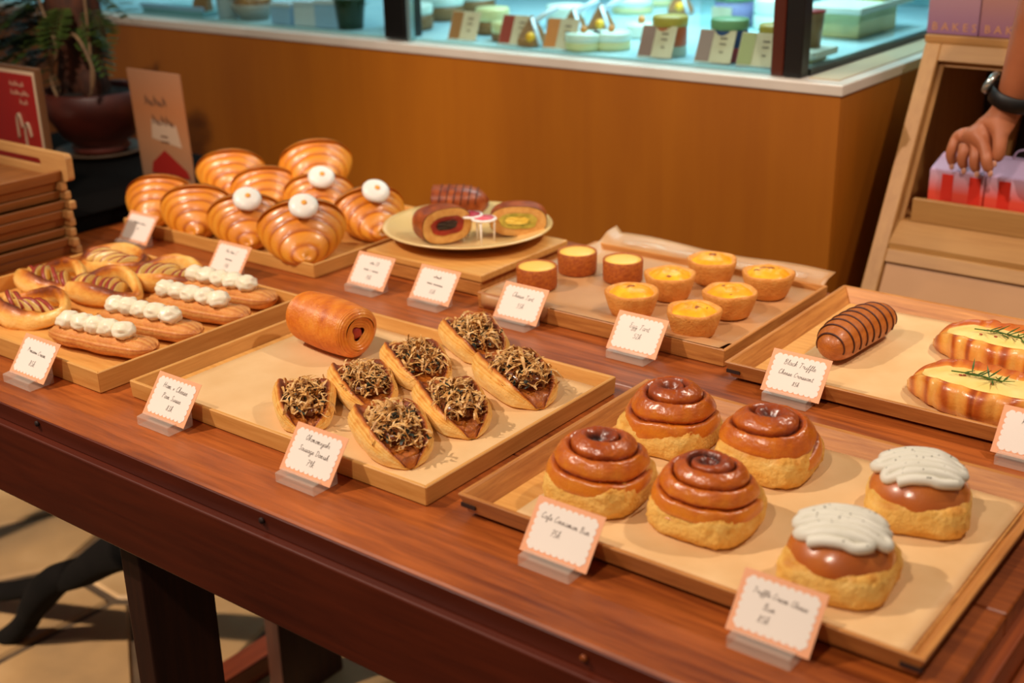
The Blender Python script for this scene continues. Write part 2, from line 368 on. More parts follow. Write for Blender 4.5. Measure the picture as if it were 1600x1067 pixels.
# ================================================================ the setting
noisy('flag', '7d6446', 'a88a64', 3.2, .6, bump=.15, c3='937550', detail=6)
noisy('grout', '3a2b1c', '4a3826', 30, .8)
noisy('wall_paint', '5a3d22', '66462a', 3, .7)
noisy('ledge_white', 'c9bfb2', 'd6cdc2', 6, .35)
noisy('ledge_top', 'b8a486', 'c4b192', 6, .35)
noisy('case_floor', '9fc6d2', 'b4d6de', 5, .25)
noisy('case_back', '5d939c', '74acb2', 2, .5)
plain('steel', '8fb0b4', .25, metal=.6)
floor = MB().box((-6, -2, -.06), (3, 6, -.006)).build('floor', 'grout', smooth=False)
tag(floor, 'pale crazy-paved stone floor below the table', 'floor', kind='structure')
def clip(poly, p, q):
    m = ((p[0]+q[0])/2, (p[1]+q[1])/2); n = (q[0]-p[0], q[1]-p[1]); out = []
    d = [(a[0]-m[0])*n[0]+(a[1]-m[1])*n[1] for a in poly]
    for i in range(len(poly)):
        j = (i+1) % len(poly)
        if d[i] <= 0: out.append(poly[i])
        if d[i]*d[j] < 0: t = d[i]/(d[i]-d[j]); out.append((poly[i][0]+(poly[j][0]-poly[i][0])*t, poly[i][1]+(poly[j][1]-poly[i][1])*t))
    return out
seeds = []
rng = random.Random(5)
for i in range(10):
    for j in range(7):
        seeds.append((-3.55+i*.26+rng.uniform(-.1, .1)+(.13 if j % 2 else 0), .75+j*.25+rng.uniform(-.09, .09)))
for p in seeds:
    poly = [(p[0]-.4, p[1]-.4), (p[0]+.4, p[1]-.4), (p[0]+.4, p[1]+.4), (p[0]-.4, p[1]+.4)]
    for q in seeds:
        if q != p and abs(q[0]-p[0]) < .8 and abs(q[1]-p[1]) < .8: poly = clip(poly, p, q)
    if len(poly) < 3: continue
    cx = sum(a[0] for a in poly)/len(poly); cy = sum(a[1] for a in poly)/len(poly)
    k = .93+rng.uniform(-.02, .02); poly = [(cx+(a[0]-cx)*k, cy+(a[1]-cy)*k) for a in poly]
    MB().prism(poly, -.02, rng.uniform(-.001, .002)).build('flagstone', 'flag', floor, smooth=False, bevel=.006, seg=1)
wall = MB().box((-6, 4.6, 0), (3, 4.7, 3.2)).build('wall_back', 'wall_paint', smooth=False); tag(wall, 'dim brown wall far behind the display case', 'wall', kind='structure')

# ---------------------------------------------------------------- counter
CY, CX, CZ = 1.85, -.785, .2355
ctr = thing('service_counter', 'long amber plywood counter with pale ledge behind the table', 'counter', (0, 0, 0))
MB().box((-4.6, CY, 0), (CX, CY+.02, ZT+CZ-.018)).build('front_panel', 'ply', ctr, smooth=False)
MB().box((CX-.02, CY+.0205, 0), (CX, 2.9, ZT+CZ-.018)).build('end_panel', 'ply', ctr, smooth=False)
MB().box((-4.6, 2.88, 0), (CX-.021, 2.9, ZT+CZ-.018)).build('back_panel', 'ply', ctr, smooth=False)
MB().box((-4.62, CY-.004, ZT+CZ-.0175), (CX+.004, 2.904, ZT+CZ)).build('ledge', 'ledge_white', ctr, smooth=False, bevel=.002)
MB().box((CX-.068, CY+.03, ZT+CZ+.0002), (CX-.018, 2.88, ZT+CZ+.002)).build('ledge_inlay', 'ledge_top', ctr, smooth=False)

# ---------------------------------------------------------------- glass display case
GY, GX, GZ = 1.868, -.862, ZT+CZ      # front glass plane, right glass plane, foot level
case = thing('glass_display_case', 'refrigerated glass display case with black corner posts on the counter', 'display case', (0, 0, 0))
MB().box((-4.5, GY+.012, GZ+.0005), (GX-.012, 2.85, GZ+.006)).build('case_floor', 'case_floor', case, smooth=False)
MB().box((-4.5, 2.83, GZ+.007), (GX-.012, 2.85, GZ+.52)).build('back_panel', 'case_back', case, smooth=False)
MB().box((-4.5, GY-.01, GZ+.56), (GX+.01, 2.86, GZ+.60)).build('roof', 'black_frame', case, smooth=False)
def pane(name, lo, hi): return MB().box(lo, hi).build(name, 'glass', case, smooth=False)
for x0, x1 in ((-4.5, -1.765), (-1.683, GX-.035)): pane('front_pane', (x0, GY, GZ+.004), (x1, GY+.006, GZ+.56))
pane('side_pane', (GX-.006, GY+.035, GZ+.012), (GX, 2.5, GZ+.56))
for x in (GX-.03,): MB().box((x, GY, GZ+.0005), (x+.03, GY+.03, GZ+.56)).build('post', 'black_frame', case, smooth=False, bevel=.002)
MB().box((-1.757, GY-.002, GZ+.004), (-1.700, GY+.05, GZ+.56)).build('post', 'black_frame', case, smooth=False, bevel=.003)
MB().box((-1.696, GY, GZ+.0005), (-1.687, GY+.012, GZ+.56)).build('glass_edge_strip', 'steel', case, smooth=False)
MB().box((GX-.012, GY+.031, GZ+.0005), (GX+.002, 2.5, GZ+.011)).build('side_frame', 'black_frame', case, smooth=False)
MB().box((GX-.012, 2.5, GZ+.0005), (GX+.004, 2.62, GZ+.56)).build('post', 'steel', case, smooth=False, bevel=.003)
plain('reflection_brown', '5a1f10', .3)
MB().box((GX-.055, GY+.004, GZ+.0005), (GX-.033, GY+.03, GZ+.56)).build('post_reflection', 'reflection_brown', case, smooth=False, bevel=.002)  # solid strip coloured as the red-brown reflection beside the post
COOL = (0.62, 0.9, 1.0)
m, nt, b = newmat('led'); b.inputs['Emission Color'].default_value = (*COOL, 1); b.inputs['Emission Strength'].default_value = 6; MATS['led'] = m
for x0, x1 in ((-4.3, -1.85), (-1.64, -.92)):
    MB().box((x0, GY+.10, GZ+.545), (x1, GY+.13, GZ+.559)).build('led_strip', 'led', case, smooth=False)
    l = bpy.data.lights.new('case_led', 'AREA'); l.shape = 'RECTANGLE'; l.size = x1-x0; l.size_y = .5; l.energy = (12 if x0 > -2 else 3.2)*(x1-x0); l.color = COOL; l.spread = math.radians(120)
    o = bpy.data.objects.new('case_led', l); C.objects.link(o); o.location = ((x0+x1)/2, GY+.40, GZ+.54)

# ---------------------------------------------------------------- wooden table
TX0, TX1, TY0, TY1 = -2.46, -.217, .687, 1.575
tbl = thing('wooden_table', 'long reddish brown wooden table carrying the pastry trays', 'table', (0, 0, 0))
W_ = [0, .235, .45, .67, TY1-TY0]
MB().box((TX0, TY0, ZT-.022), (TX1, TY0+.0025, ZT-.0015)).build('edge_shade_strip', 'apron_wood', tbl, smooth=False, bevel=.0006, seg=1)  # dark strip: darker edge wood plus the overhang's shade, both in its colour
for i in range(4):
    MB().box((TX0, TY0+W_[i]+(.0004 if i else .0028), ZT-.022), (TX1, TY0+W_[i+1]-.0004, ZT)).build('top_plank', 'table_wood', tbl, smooth=False, bevel=.0012 if i else .002, seg=1)
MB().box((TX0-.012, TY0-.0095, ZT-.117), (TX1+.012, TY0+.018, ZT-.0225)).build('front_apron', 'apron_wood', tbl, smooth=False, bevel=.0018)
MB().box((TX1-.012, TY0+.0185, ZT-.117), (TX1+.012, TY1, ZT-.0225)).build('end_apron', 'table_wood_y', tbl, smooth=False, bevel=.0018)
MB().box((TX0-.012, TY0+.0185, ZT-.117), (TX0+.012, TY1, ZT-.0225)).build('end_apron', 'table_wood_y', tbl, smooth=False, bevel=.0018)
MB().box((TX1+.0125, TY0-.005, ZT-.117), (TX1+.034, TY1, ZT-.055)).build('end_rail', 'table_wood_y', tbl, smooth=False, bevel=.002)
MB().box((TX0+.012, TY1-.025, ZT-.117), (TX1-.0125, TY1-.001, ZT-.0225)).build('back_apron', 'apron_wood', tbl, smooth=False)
for x, y, dy in ((-1.108, .70, .096), (-.44, .70, .14), (-1.442, 1.16, .14), (-.44, 1.40, .14), (-2.40, .70, .14), (-2.40, 1.40, .14)):
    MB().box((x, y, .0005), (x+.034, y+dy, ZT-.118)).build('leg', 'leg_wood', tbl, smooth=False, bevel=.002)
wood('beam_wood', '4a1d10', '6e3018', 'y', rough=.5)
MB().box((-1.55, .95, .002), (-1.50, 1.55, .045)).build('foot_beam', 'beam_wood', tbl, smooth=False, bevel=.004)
for px, py, mt in ((60, 661, 'dark_slot'), (411, 812, 'dark_slot'), (914, 1027, 'table_wood')):
    p = at_y(px, py, TY0); MB().lathe([(.0001, 0), (.0032, 0), (.0032, .0022), (.0001, .0022)], 12).build('peg', mt, tbl, loc=(p.x, TY0-.0008, p.z)).rotation_euler = (PI/2, 0, 0)
p = at(193, 735, -.022)

# dark scrolled stand standing under the table
sc = thing('scrolled_stand', 'black scrolled branching stand under the left end of the table', 'stand', (0, 0, 0))
Y0 = 1.0
def sp(px, py): p = at_y(px, py, Y0); return (p.x, p.y, p.z)
pa = crom([sp(215, 850), sp(170, 868), sp(130, 893), sp(95, 908), sp(45, 918), sp(0, 925), sp(-70, 930)], 6)
ra = [.046-.024*min(1, i/20) for i in range(len(pa))]
MB().tube(pa, ra, 12, flat=.8).build('upper_branch', 'iron', sc)
pb = crom([sp(120, 890), sp(80, 912), sp(55, 945), sp(35, 978), sp(-10, 1010), sp(-80, 1050)], 6)
rb = [.026+.010*math.sin(min(1, i/14)*PI) for i in range(len(pb))]
MB().tube(pb, rb, 12, flat=.8).build('lower_branch', 'iron', sc)
q = Vector(pb[-1]); MB().tube([q, (q.x-.05, q.y, q.z-.1), (q.x-.06, q.y, .002)], [.015, .02, .026], 12).build('foot', 'iron', sc)
q = Vector(pa[0]); MB().tube([q, (q.x+.04, q.y, q.z+.03), (q.x+.05, q.y, ZT-.0235)], [.033, .03, .02], 12).build('neck', 'iron', sc)

# black plinth standing on the table's far left
cab = thing('black_plinth', 'low black plinth under the plant pot at the left end of the table', 'plinth', (0, 0, ZT))
MB().box((-2.44, 1.125, .0005), (-1.806, 1.57, .026)).build('body', 'black_lacquer', cab, smooth=False, bevel=.003)
MB().box((-2.445, 1.12, .0265), (-1.802, 1.573, .0305)).build('top', 'black_lacquer', cab, smooth=False, bevel=.001)

# ---------------------------------------------------------------- sloping wooden rack at the right
RB = at_y(1345, 447, 1.85); RX = RB.x
RT = at_x(1446, 66, RX)
SL = (RT.y-RB.y)/(RT.z-RB.z)
def ry(z): return RB.y + (z-RB.z)*SL      # the sloping front plane
rk = thing('gift_rack', 'pale wooden rack with a sloping open front at the right edge', 'rack', (0, 0, 0))
RX1 = RX+.46; ZTOP = RT.z; ZLO = .02; DY = .022
def slab(name, x0, x1, z0, z1, t=DY, off=0., mat='rack_wood'):
    MB().hexa([(x0, ry(z0)+off, z0), (x1, ry(z0)+off, z0), (x1, ry(z0)+off+t, z0), (x0, ry(z0)+off+t, z0),
               (x0, ry(z1)+off, z1), (x1, ry(z1)+off, z1), (x1, ry(z1)+off+t, z1), (x0, ry(z1)+off+t, z1)]).build(name, mat, rk, smooth=False, bevel=.0015, seg=1)
ZR = at_x(1380, 372, RX).z                 # top of the lower rail
slab('stile', RX, RX+.026, ZLO, ZTOP); slab('stile', RX1-.026, RX1, ZLO, ZTOP)
slab('top_rail', RX+.0262, RX1-.0262, ZTOP-.026, ZTOP, mat='rack_wood_x')
slab('lower_rail', RX+.0262, RX1-.0262, ZR-.02, ZR, mat='rack_wood_x')
slab('inner_bead', RX+.0262, RX+.034, ZR+.0005, ZTOP-.0265, t=.008, off=.016); slab('inner_bead', RX+.0345, RX1-.0265, ZTOP-.036, ZTOP-.0265, t=.008, off=.016, mat='rack_wood_x')
noisy('rack_panel', 'b98450', 'c69160', 5, .5)
slab('lower_panel', RX+.0262, RX1-.0262, ZLO, ZR-.0205, t=.01, off=.008, mat='rack_panel')
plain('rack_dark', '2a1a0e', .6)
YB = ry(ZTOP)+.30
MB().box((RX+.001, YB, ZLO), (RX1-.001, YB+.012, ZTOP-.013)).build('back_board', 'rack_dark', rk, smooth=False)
MB().box((RX-.002, ry(ZTOP)+.0005, ZTOP+.0003), (RX1+.002, YB+.014, ZTOP+.012)).build('top_board', 'rack_wood_x', rk, smooth=False, bevel=.001)
for x in (RX+.0015, RX1-.0115):
    MB().hexa([(x, ry(ZLO)+DY+.001, ZLO), (x+.01, ry(ZLO)+DY+.001, ZLO), (x+.01, YB-.001, ZLO), (x, YB-.001, ZLO),
               (x, ry(ZTOP-.013)+DY+.001, ZTOP-.013), (x+.01, ry(ZTOP-.013)+DY+.001, ZTOP-.013), (x+.01, YB-.001, ZTOP-.013), (x, YB-.001, ZTOP-.013)]).build('side_board', 'rack_wood', rk, smooth=False)
for x in (RX+.002, RX1-.032):
    for y in (ry(ZLO)+.004, YB-.03): MB().box((x, y, .0005), (x+.03, y+.03, ZLO-.0005)).build('foot', 'rack_wood', rk, smooth=False)
YSH = 1.91
zs = at_y(1426, 345, YSH).z
SHY = max(YSH, ry(ZR)+DY+.012)
MB().box((RX+.0125, SHY-.0005, zs-.014), (RX1-.0125, YB-.001, zs-.002)).build('shelf', 'rack_wood_x', rk, smooth=False)
p0 = at_y(1426, 310, SHY)
MB().hexa([(RX+.0265, ry(ZR)+.004, ZR+.0004), (RX1-.0265, ry(ZR)+.004, ZR+.0004), (RX1-.0265, SHY-.001, zs-.012), (RX+.0265, SHY-.001, zs-.012), (RX+.0265, ry(ZR)+.004, ZR+.008), (RX1-.0265, ry(ZR)+.004, ZR+.008), (RX1-.0265, SHY-.001, zs-.003), (RX+.0265, SHY-.001, zs-.003)]).build('sill', 'rack_wood_x', rk, smooth=False)
MB().box((p0.x, SHY, zs-.0018), (RX1-.013, SHY+.012, p0.z)).build('shelf_front', 'rack_wood_x', rk, smooth=False, bevel=.001)
MB().hexa([(RX+.06, YB-.05, zs), (RX+.078, YB-.05, zs), (RX+.078, YB-.03, zs), (RX+.06, YB-.03, zs), (RX+.085, YB-.05, ZTOP-.02), (RX+.103, YB-.05, ZTOP-.02), (RX+.103, YB-.03, ZTOP-.02), (RX+.085, YB-.03, ZTOP-.02)]).build('inner_strut', 'rack_wood', rk, smooth=False)

# red and lilac gift boxes on the shelf
grad('gift_print', [(0, 'd8301c'), (.55, 'de4a34'), (.85, 'd09aa8'), (1, 'c9a6c4')], 'Z', 0, .085)
plain('gift_red', 'd42a16', .5); plain('gift_lilac', 'c7a6c4', .5); plain('gold_ink', 'c98f5e', .45); plain('pink_ink', 'e87a66', .5)
BY = SHY+.02
def giftbox(xa, xb, label):
    z0 = zs-.0015; h = at_y(1447, 262, BY).z - z0; w = xb-xa; d = .11
    t = thing('gift_box', label, 'gift box', ((xa+xb)/2, BY, z0), 0, 'gift boxes on the rack shelf')
    MB().box((-w/2, 0, 0), (w/2, d, h)).build('carton', 'gift_print', t, smooth=False, bevel=.001, seg=1)
    for k in (-.16, .34): MB().box((w*k-.009, -.0006, .001), (w*k+.009, -.0001, h*.93)).build('red_stripe', 'gift_red', t, smooth=False)
    MB().hexa([(-w/2, .002, h+.0003), (w/2, .002, h+.0003), (w/2, d-.002, h+.0003), (-w/2, d-.002, h+.0003), (-w/2+.004, d*.38, h+.018), (w/2-.004, d*.38, h+.018), (w/2-.004, d*.62, h+.018), (-w/2+.004, d*.62, h+.018)]).build('folded_lid', 'gift_lilac', t, smooth=False, bevel=.001, seg=1)
    MB().tube(crom([(-.022, d*.5, h+.0175), (-.016, d*.5, h+.03), (0, d*.5, h+.034), (.016, d*.5, h+.03), (.022, d*.5, h+.0175)], 5), .003, 6, flat=.5).build('handle', 'gift_lilac', t)
    lettering([('~^~~^~', 0, .010, .0055)], 'lettering', t, lambda x, y: (x, -.0008, y), ink='pink_ink', width=.0008)
xa = at_y(1447, 325, BY).x; xb = at_y(1532, 335, BY).x
giftbox(xa, xb, 'red and lilac striped gift box under the reaching hand')
giftbox(xb+.002, xb+.002+(xb-xa), 'red and lilac striped gift box at the right end of the shelf')

# two tall lilac boxes standing on the rack
grad('lilac_print', [(0, '8a5f80'), (.5, 'a87c86'), (1, 'b08a70')], 'Z', 0, .11)
grad('lilac_print_b', [(0, '8a5a78'), (.5, 'a8746c'), (1, 'b08a66')], 'Z', 0, .11)
TYB = ry(ZTOP)+.012; zt = ZTOP+.0125
x1 = at_y(1446, 64, TYB).x; x2 = at_y(1526, 66, TYB).x; wb = x2-x1
for k, (mt, lb) in enumerate((('lilac_print', 'tall lilac gift box lettered BAKES on top of the rack, nearer the display case'), ('lilac_print_b', 'tall lilac gift box lettered BAKES on top of the rack, cut by the right edge'))):
    t = thing('lettered_box', lb, 'gift box', (x1+wb/2+k*(wb+.0015), TYB, zt), 0, 'lilac boxes on top of the rack')
    MB().box((-wb/2, 0, 0), (wb/2, .12, .19)).build('carton', mt, t, smooth=False, bevel=.001, seg=1)
    MB().box((-wb/2-.0004, -.0004, .15), (wb/2+.0004, .1204, .1906)).build('lid', mt, t, smooth=False, bevel=.001, seg=1)
    printed('BAKES', .0175, 'lettering', t, 'gold_ink', (.003, -.0006, .0065), (PI/2, 0, 0), space=1.62)
# ================================================================ trays
def tray(name, label, x0, x1, y0, y1, h, flare, t_top, t_bot, wx, wy, fl, gap=.0006, keys=False):
    t = thing(name, label, 'tray', ((x0+x1)/2, (y0+y1)/2, ZT), 0, 'wooden trays on the table')
    a, b_ = (x1-x0)/2, (y1-y0)/2
    def rect(i, z): return [(-a+i, -b_+i, z), (a-i, -b_+i, z), (a-i, b_-i, z), (-a+i, b_-i, z)]
    zb = gap
    ob, ot, it, ib = rect(flare, zb), rect(0, h), rect(t_top, h), rect(t_bot, zb)
    e = .00015
    for k in range(4):
        j = (k+1) % 4
        MB().hexa([ob[k], ob[j], ib[j], ib[k], ot[k], ot[j], it[j], it[k]]).build('side_panel', wx if k % 2 == 0 else wy, t, smooth=False, bevel=.0009, seg=1)
    i = t_bot-.0005
    MB().box((-a+i, -b_+i, zb+.001), (a-i, b_-i, .006)).build('floor_board', fl, t, smooth=False)
    if keys:
        for sx in (-1, 1):
            xk = sx*(a-flare*.35-.0085)
            f = flare*.45
            MB().box((xk-.0085, -b_+f-.0010, h*.44), (xk+.0085, -b_+f+.004, h*.60)).build('corner_key', 'dark_slot', t, smooth=False)
        for sx in (-.32, .32): MB().box((sx*a*2-.01, -b_+.03, -.0001+.0002), (sx*a*2+.01, b_-.03, zb)).build('foot_strip', 'dark_slot', t, smooth=False)
    return t
T = {}
T[0] = tray('serving_tray', 'pale wooden tray heaped with round croissants beside the plate', -1.757, -1.305, 1.21, 1.535, .022, .001, .004, .006, 'beech_x', 'beech_y', 'beech_x')
T[1] = tray('serving_tray', 'pale wooden tray of apple danishes and cream fingers at far left', -1.63, -1.204, .767, 1.095, .027, .001, .0042, .005, 'beech_x', 'beech_y', 'beech_x')
T[2] = tray('serving_tray', 'pale wooden tray of flaked danishes and one laminated roll', -1.168, -.715, .783, 1.112, .0215, .001, .0045, .012, 'beech_x', 'beech_y', 'beech_x')
T[3] = tray('serving_tray', 'wooden tray of cheese tarts and egg tarts under brown paper', -1.03, -.651, 1.25, 1.54, .0225, .001, .005, .009, 'oak_x', 'oak_y', 'oak_x')
T[4] = tray('serving_tray', 'oak tray of cinnamon buns and cream buns in the right foreground', -.681, -.2365, .788, 1.123, .024, .007, .005, .019, 'oak_x', 'oak_y', 'beech_x', gap=.004, keys=True)
T[5] = tray('serving_tray', 'oak tray of cheese croissants and a striped roll at right', -.634, -.18, 1.216, 1.552, .024, .007, .005, .019, 'oak_x', 'oak_y', 'beech_x', gap=.004, keys=True)
def sheet(label, x0, x1, y0, y1, z, mat='paper', rot=0, rough=.0007, seed=0):
    cx, cy = (x0+x1)/2, (y0+y1)/2; a, b_ = (x1-x0)/2, (y1-y0)/2
    def fn(u, v):
        x = (u*2-1)*a; y = (v*2-1)*b_
        return (x, y, .0008+rough*(nz(x*9+seed, y*9, seed)+.6)+.0012*max(0, max(abs(u*2-1), abs(v*2-1))-.85)*max(0, nz(x*14, y*14, seed+4)+.3)*8)
    o = MB().grid(fn, 34, 26).build('baking_paper', mat, loc=(cx, cy, ZT+z), solid=.0003); o.rotation_euler = (0, 0, rot)
    return tag(o, label, 'paper', 'baking paper in the trays')
FZ = .0062
sheet('tan baking paper under the flaked danishes and laminated roll', -1.143, -.728, .797, 1.099, FZ, seed=1)
sheet('tan baking paper under the cinnamon and cream buns', -.633, -.257, .812, 1.102, FZ, seed=2)
sheet('tan baking paper under the striped roll and cheese croissants', -.585, -.2, 1.242, 1.531, FZ, seed=3)
# brown paper in the tart tray laps over its front and curls up at the back
def fn(u, v):
    x = -.181+.362*u; y = -.146+v*.335; z = .0235
    s_ = .0006*nz(x*12, y*12, 2)
    fy = -.146
    if v < .06:
        k = 1-v/.06
        if u < .30: return (x, fy-.0008, .0235-.019*k+s_)
        return (x, fy+.004-.004*k*.5, .0236+s_)
    zz = .0238 - .010*min(1, (v-.06)/.08) if u > .02 else .0238
    if v > .86: zz += .004*((v-.86)/.14)**1.4*(1+.6*math.sin(u*9)) + .0095*min(1, (v-.86)/.06)
    return (x, y*1.0, zz+s_)
p_ = MB().grid(fn, 36, 40).build('baking_paper', 'paper_brown', loc=(-.8405, 1.395, ZT), solid=.0003)
tag(p_, 'brown baking paper lapping over the tart tray beneath the tarts', 'paper', 'baking paper in the trays')
def fn(u, v):
    x = -.14+.30*u; w_ = (v-.5)
    return (x, .150+.02*w_+.004*math.sin(u*9), .0285+.004*math.sin(v*PI)*(.3+.7*abs(math.sin(u*11)))+.002*nz(u*8, v*3))
p_ = MB().grid(fn, 30, 8).build('plastic_film', 'plastic_film', loc=(-.8405, 1.392, ZT), solid=.0002)
tag(p_, 'crinkled clear film along the back of the tart tray', 'film')

# riser and board under the plate
rs = thing('wooden_riser', 'low wooden box raising the plate beside the tart tray', 'riser', (-1.159, 1.387, ZT))
MB().box((-.103, -.098, .0004), (.103, .098, .0215)).build('body', 'oak_x', rs, smooth=False, bevel=.001)
MB().box((-.108, -.1035, .002), (.108, -.0985, .0205)).build('front_strip', 'oak_x', rs, smooth=False, bevel=.001)
bd = MB().box((-.11, -.1045, 0), (.11, .1045, .0108)).build('serving_board', 'beech_x', loc=(-1.159, 1.388, ZT+.0218), smooth=False, bevel=.002)
tag(bd, 'pale square wooden board lying on the riser under the plate', 'board')

# ================================================================ price signs
HPROF = [(0, 0), (0, .0105), (.0115, .0118), (.0130, .0062), (.0150, .0058), (.0285, .0235), (.0335, .0235), (.0335, 0)]
LEAN = math.radians(37)
CARD_W, CARD_H = .071, .051
def scallop(w, h, r):
    pts = []; nx = round(w/(2*r)); ny = round(h/(2*r))
    def run(ax, ay, bx, by, n, nxv, nyv):
        for i in range(n):
            for k in range(6):
                a = PI*k/6; t = (i+.5-.5*math.cos(a))/n; o = math.sin(a)*r*.75
                pts.append((ax+(bx-ax)*t+nxv*o, ay+(by-ay)*t+nyv*o))
    run(-w/2, -h/2, w/2, -h/2, nx, 0, -1); run(w/2, -h/2, w/2, h/2, ny, 1, 0); run(w/2, h/2, -w/2, h/2, nx, 0, 1); run(-w/2, h/2, -w/2, -h/2, ny, -1, 0)
    return pts
_sc = scallop(.058, .038, .0033)
_hold = MB().prism_x(HPROF, -.027, .027).mesh('holder', 'acrylic', smooth=False)
def sign(px, py, label, lines, rz=0.0, dx=0.0, w=CARD_W, h=CARD_H, z=0.0):
    p = at(px, py, z)
    t = thing('price_sign', label, 'price sign', (p.x+.027, p.y, p.z+.0003), rz, 'scalloped price cards in clear stands')
    ho = bpy.data.objects.new('stand', _hold); C.objects.link(ho); ho.parent = t; md = ho.modifiers.new('bevel', 'BEVEL'); md.width = .0006; md.segments = 1
    ho['label'] = 'clear acrylic stand'
    s_, c_ = math.sin(LEAN), math.cos(LEAN)
    def pl(x, y, o=0.0): return (x+dx, .0136+y*s_-o*c_, .0068+y*c_+o*s_)
    mb = MB(); mb.hexa([pl(-w/2, 0, -.0004), pl(w/2, 0, -.0004), pl(w/2, 0, 0), pl(-w/2, 0, 0), pl(-w/2, h, -.0004), pl(w/2, h, -.0004), pl(w/2, h, 0), pl(-w/2, h, 0)])
    mb.build('card', 'card_peach', t, smooth=False)
    n = len(_sc); kx = w/CARD_W; ky = h/CARD_H
    vs = [pl(x*kx, h/2+y*ky, .0003) for x, y in _sc]
    MB().add(vs, [tuple(range(n))]).build('scalloped_panel', 'card_white', t, smooth=False)
    lettering([(tx, cx, by, xh) for tx, cx, by, xh in lines], 'handwriting', t, lambda x, y: pl(x, y, .0006), tilt=-.04)
sign(1189, 626, 'price card reading Black Truffle Cheese Croissant 85k by the striped roll', [('Black Truffle', .001, .0345, .0036), ('Cheese Croissant', .000, .0225, .0032), ('85k', .003, .0125, .0030)])
sign(946, 559, 'price card reading Egg Tart 52k before the egg tarts', [('Egg Tart', .0, .0315, .0040), ('52k', .001, .0195, .0040)])
sign(768, 508, 'price card reading Cheese Tart 55k before the cheese tarts', [('Cheese Tart', .0, .0315, .0037), ('55k', .001, .0180, .0040)])
sign(430.5, 753.5, 'price card reading Okonomiyaki Sausage Danish 79k at the flaked danishes', [('Okonomiyaki', .000, .0355, .0034), ('Sausage Danish', .000, .0240, .0033), ('79k', .001, .0120, .0040)])
sign(215, 664, 'price card reading Ham x Cheese Pain Suisse 83k by the laminated roll tray', [('Ham x Cheese', .000, .0345, .0037), ('Pain Suisse', .000, .0235, .0035), ('83k', .003, .0120, .0038)])
sign(6, 597, 'price card ending 85k in front of the cream fingers, at the left edge', [('Prinse~~ Cream', .0, .0300, .0030), ('85k', .0, .0150, .0042)])
sign(809, 884, 'price card reading Cafe Cinnamon Bun 75k before the cinnamon buns', [('Cafe Cinnamon Bun', .000, .0320, .0032), ('75k', -.006, .0200, .0038)])
sign(1134, 1012, 'price card reading Truffle Cream Cheese Bun 85k before the cream buns', [('Truffle Cream Cheese', .000, .0335, .0027), ('Bun', -.006, .0235, .0032), ('85k', -.008, .0135, .0036)])
sign(1552, 726, 'price card starting Red at the right edge, cut by the frame', [('Red ~~~~~~', .000, .0345, .0034), ('D~~~~h', .000, .0240, .0034), ('72k', .0, .0130, .0036)])
sign(636, 478, 'small faint price card standing before the plate, beside the tart card', [('~^~~^', .0, .0345, .0032), ('~~~~ ~~~~~~~', .0, .0245, .0030), ('55k', .0, .0125, .0036)])
sign(538, 455, 'small faint price card standing left of the plate and right of the croissants', [('~^~ CR', .002, .0345, .0032), ('~~~~ x ~~~~~', .0, .0245, .0030), ('75k', .0, .0125, .0036)])
sign(318, 436, 'small faint price card between the cream fingers and the croissant tray', [('H~ ^~~ C', .0, .0345, .0036), ('~~~~~~', .0, .0235, .0032), ('75k', .0, .0125, .0036)])
sign(180, 384, 'small faint price card at the left end of the croissant tray', [('~^~~^~ ~^~~~', .0, .0315, .0030), ('~~', .0, .0225, .0030)])

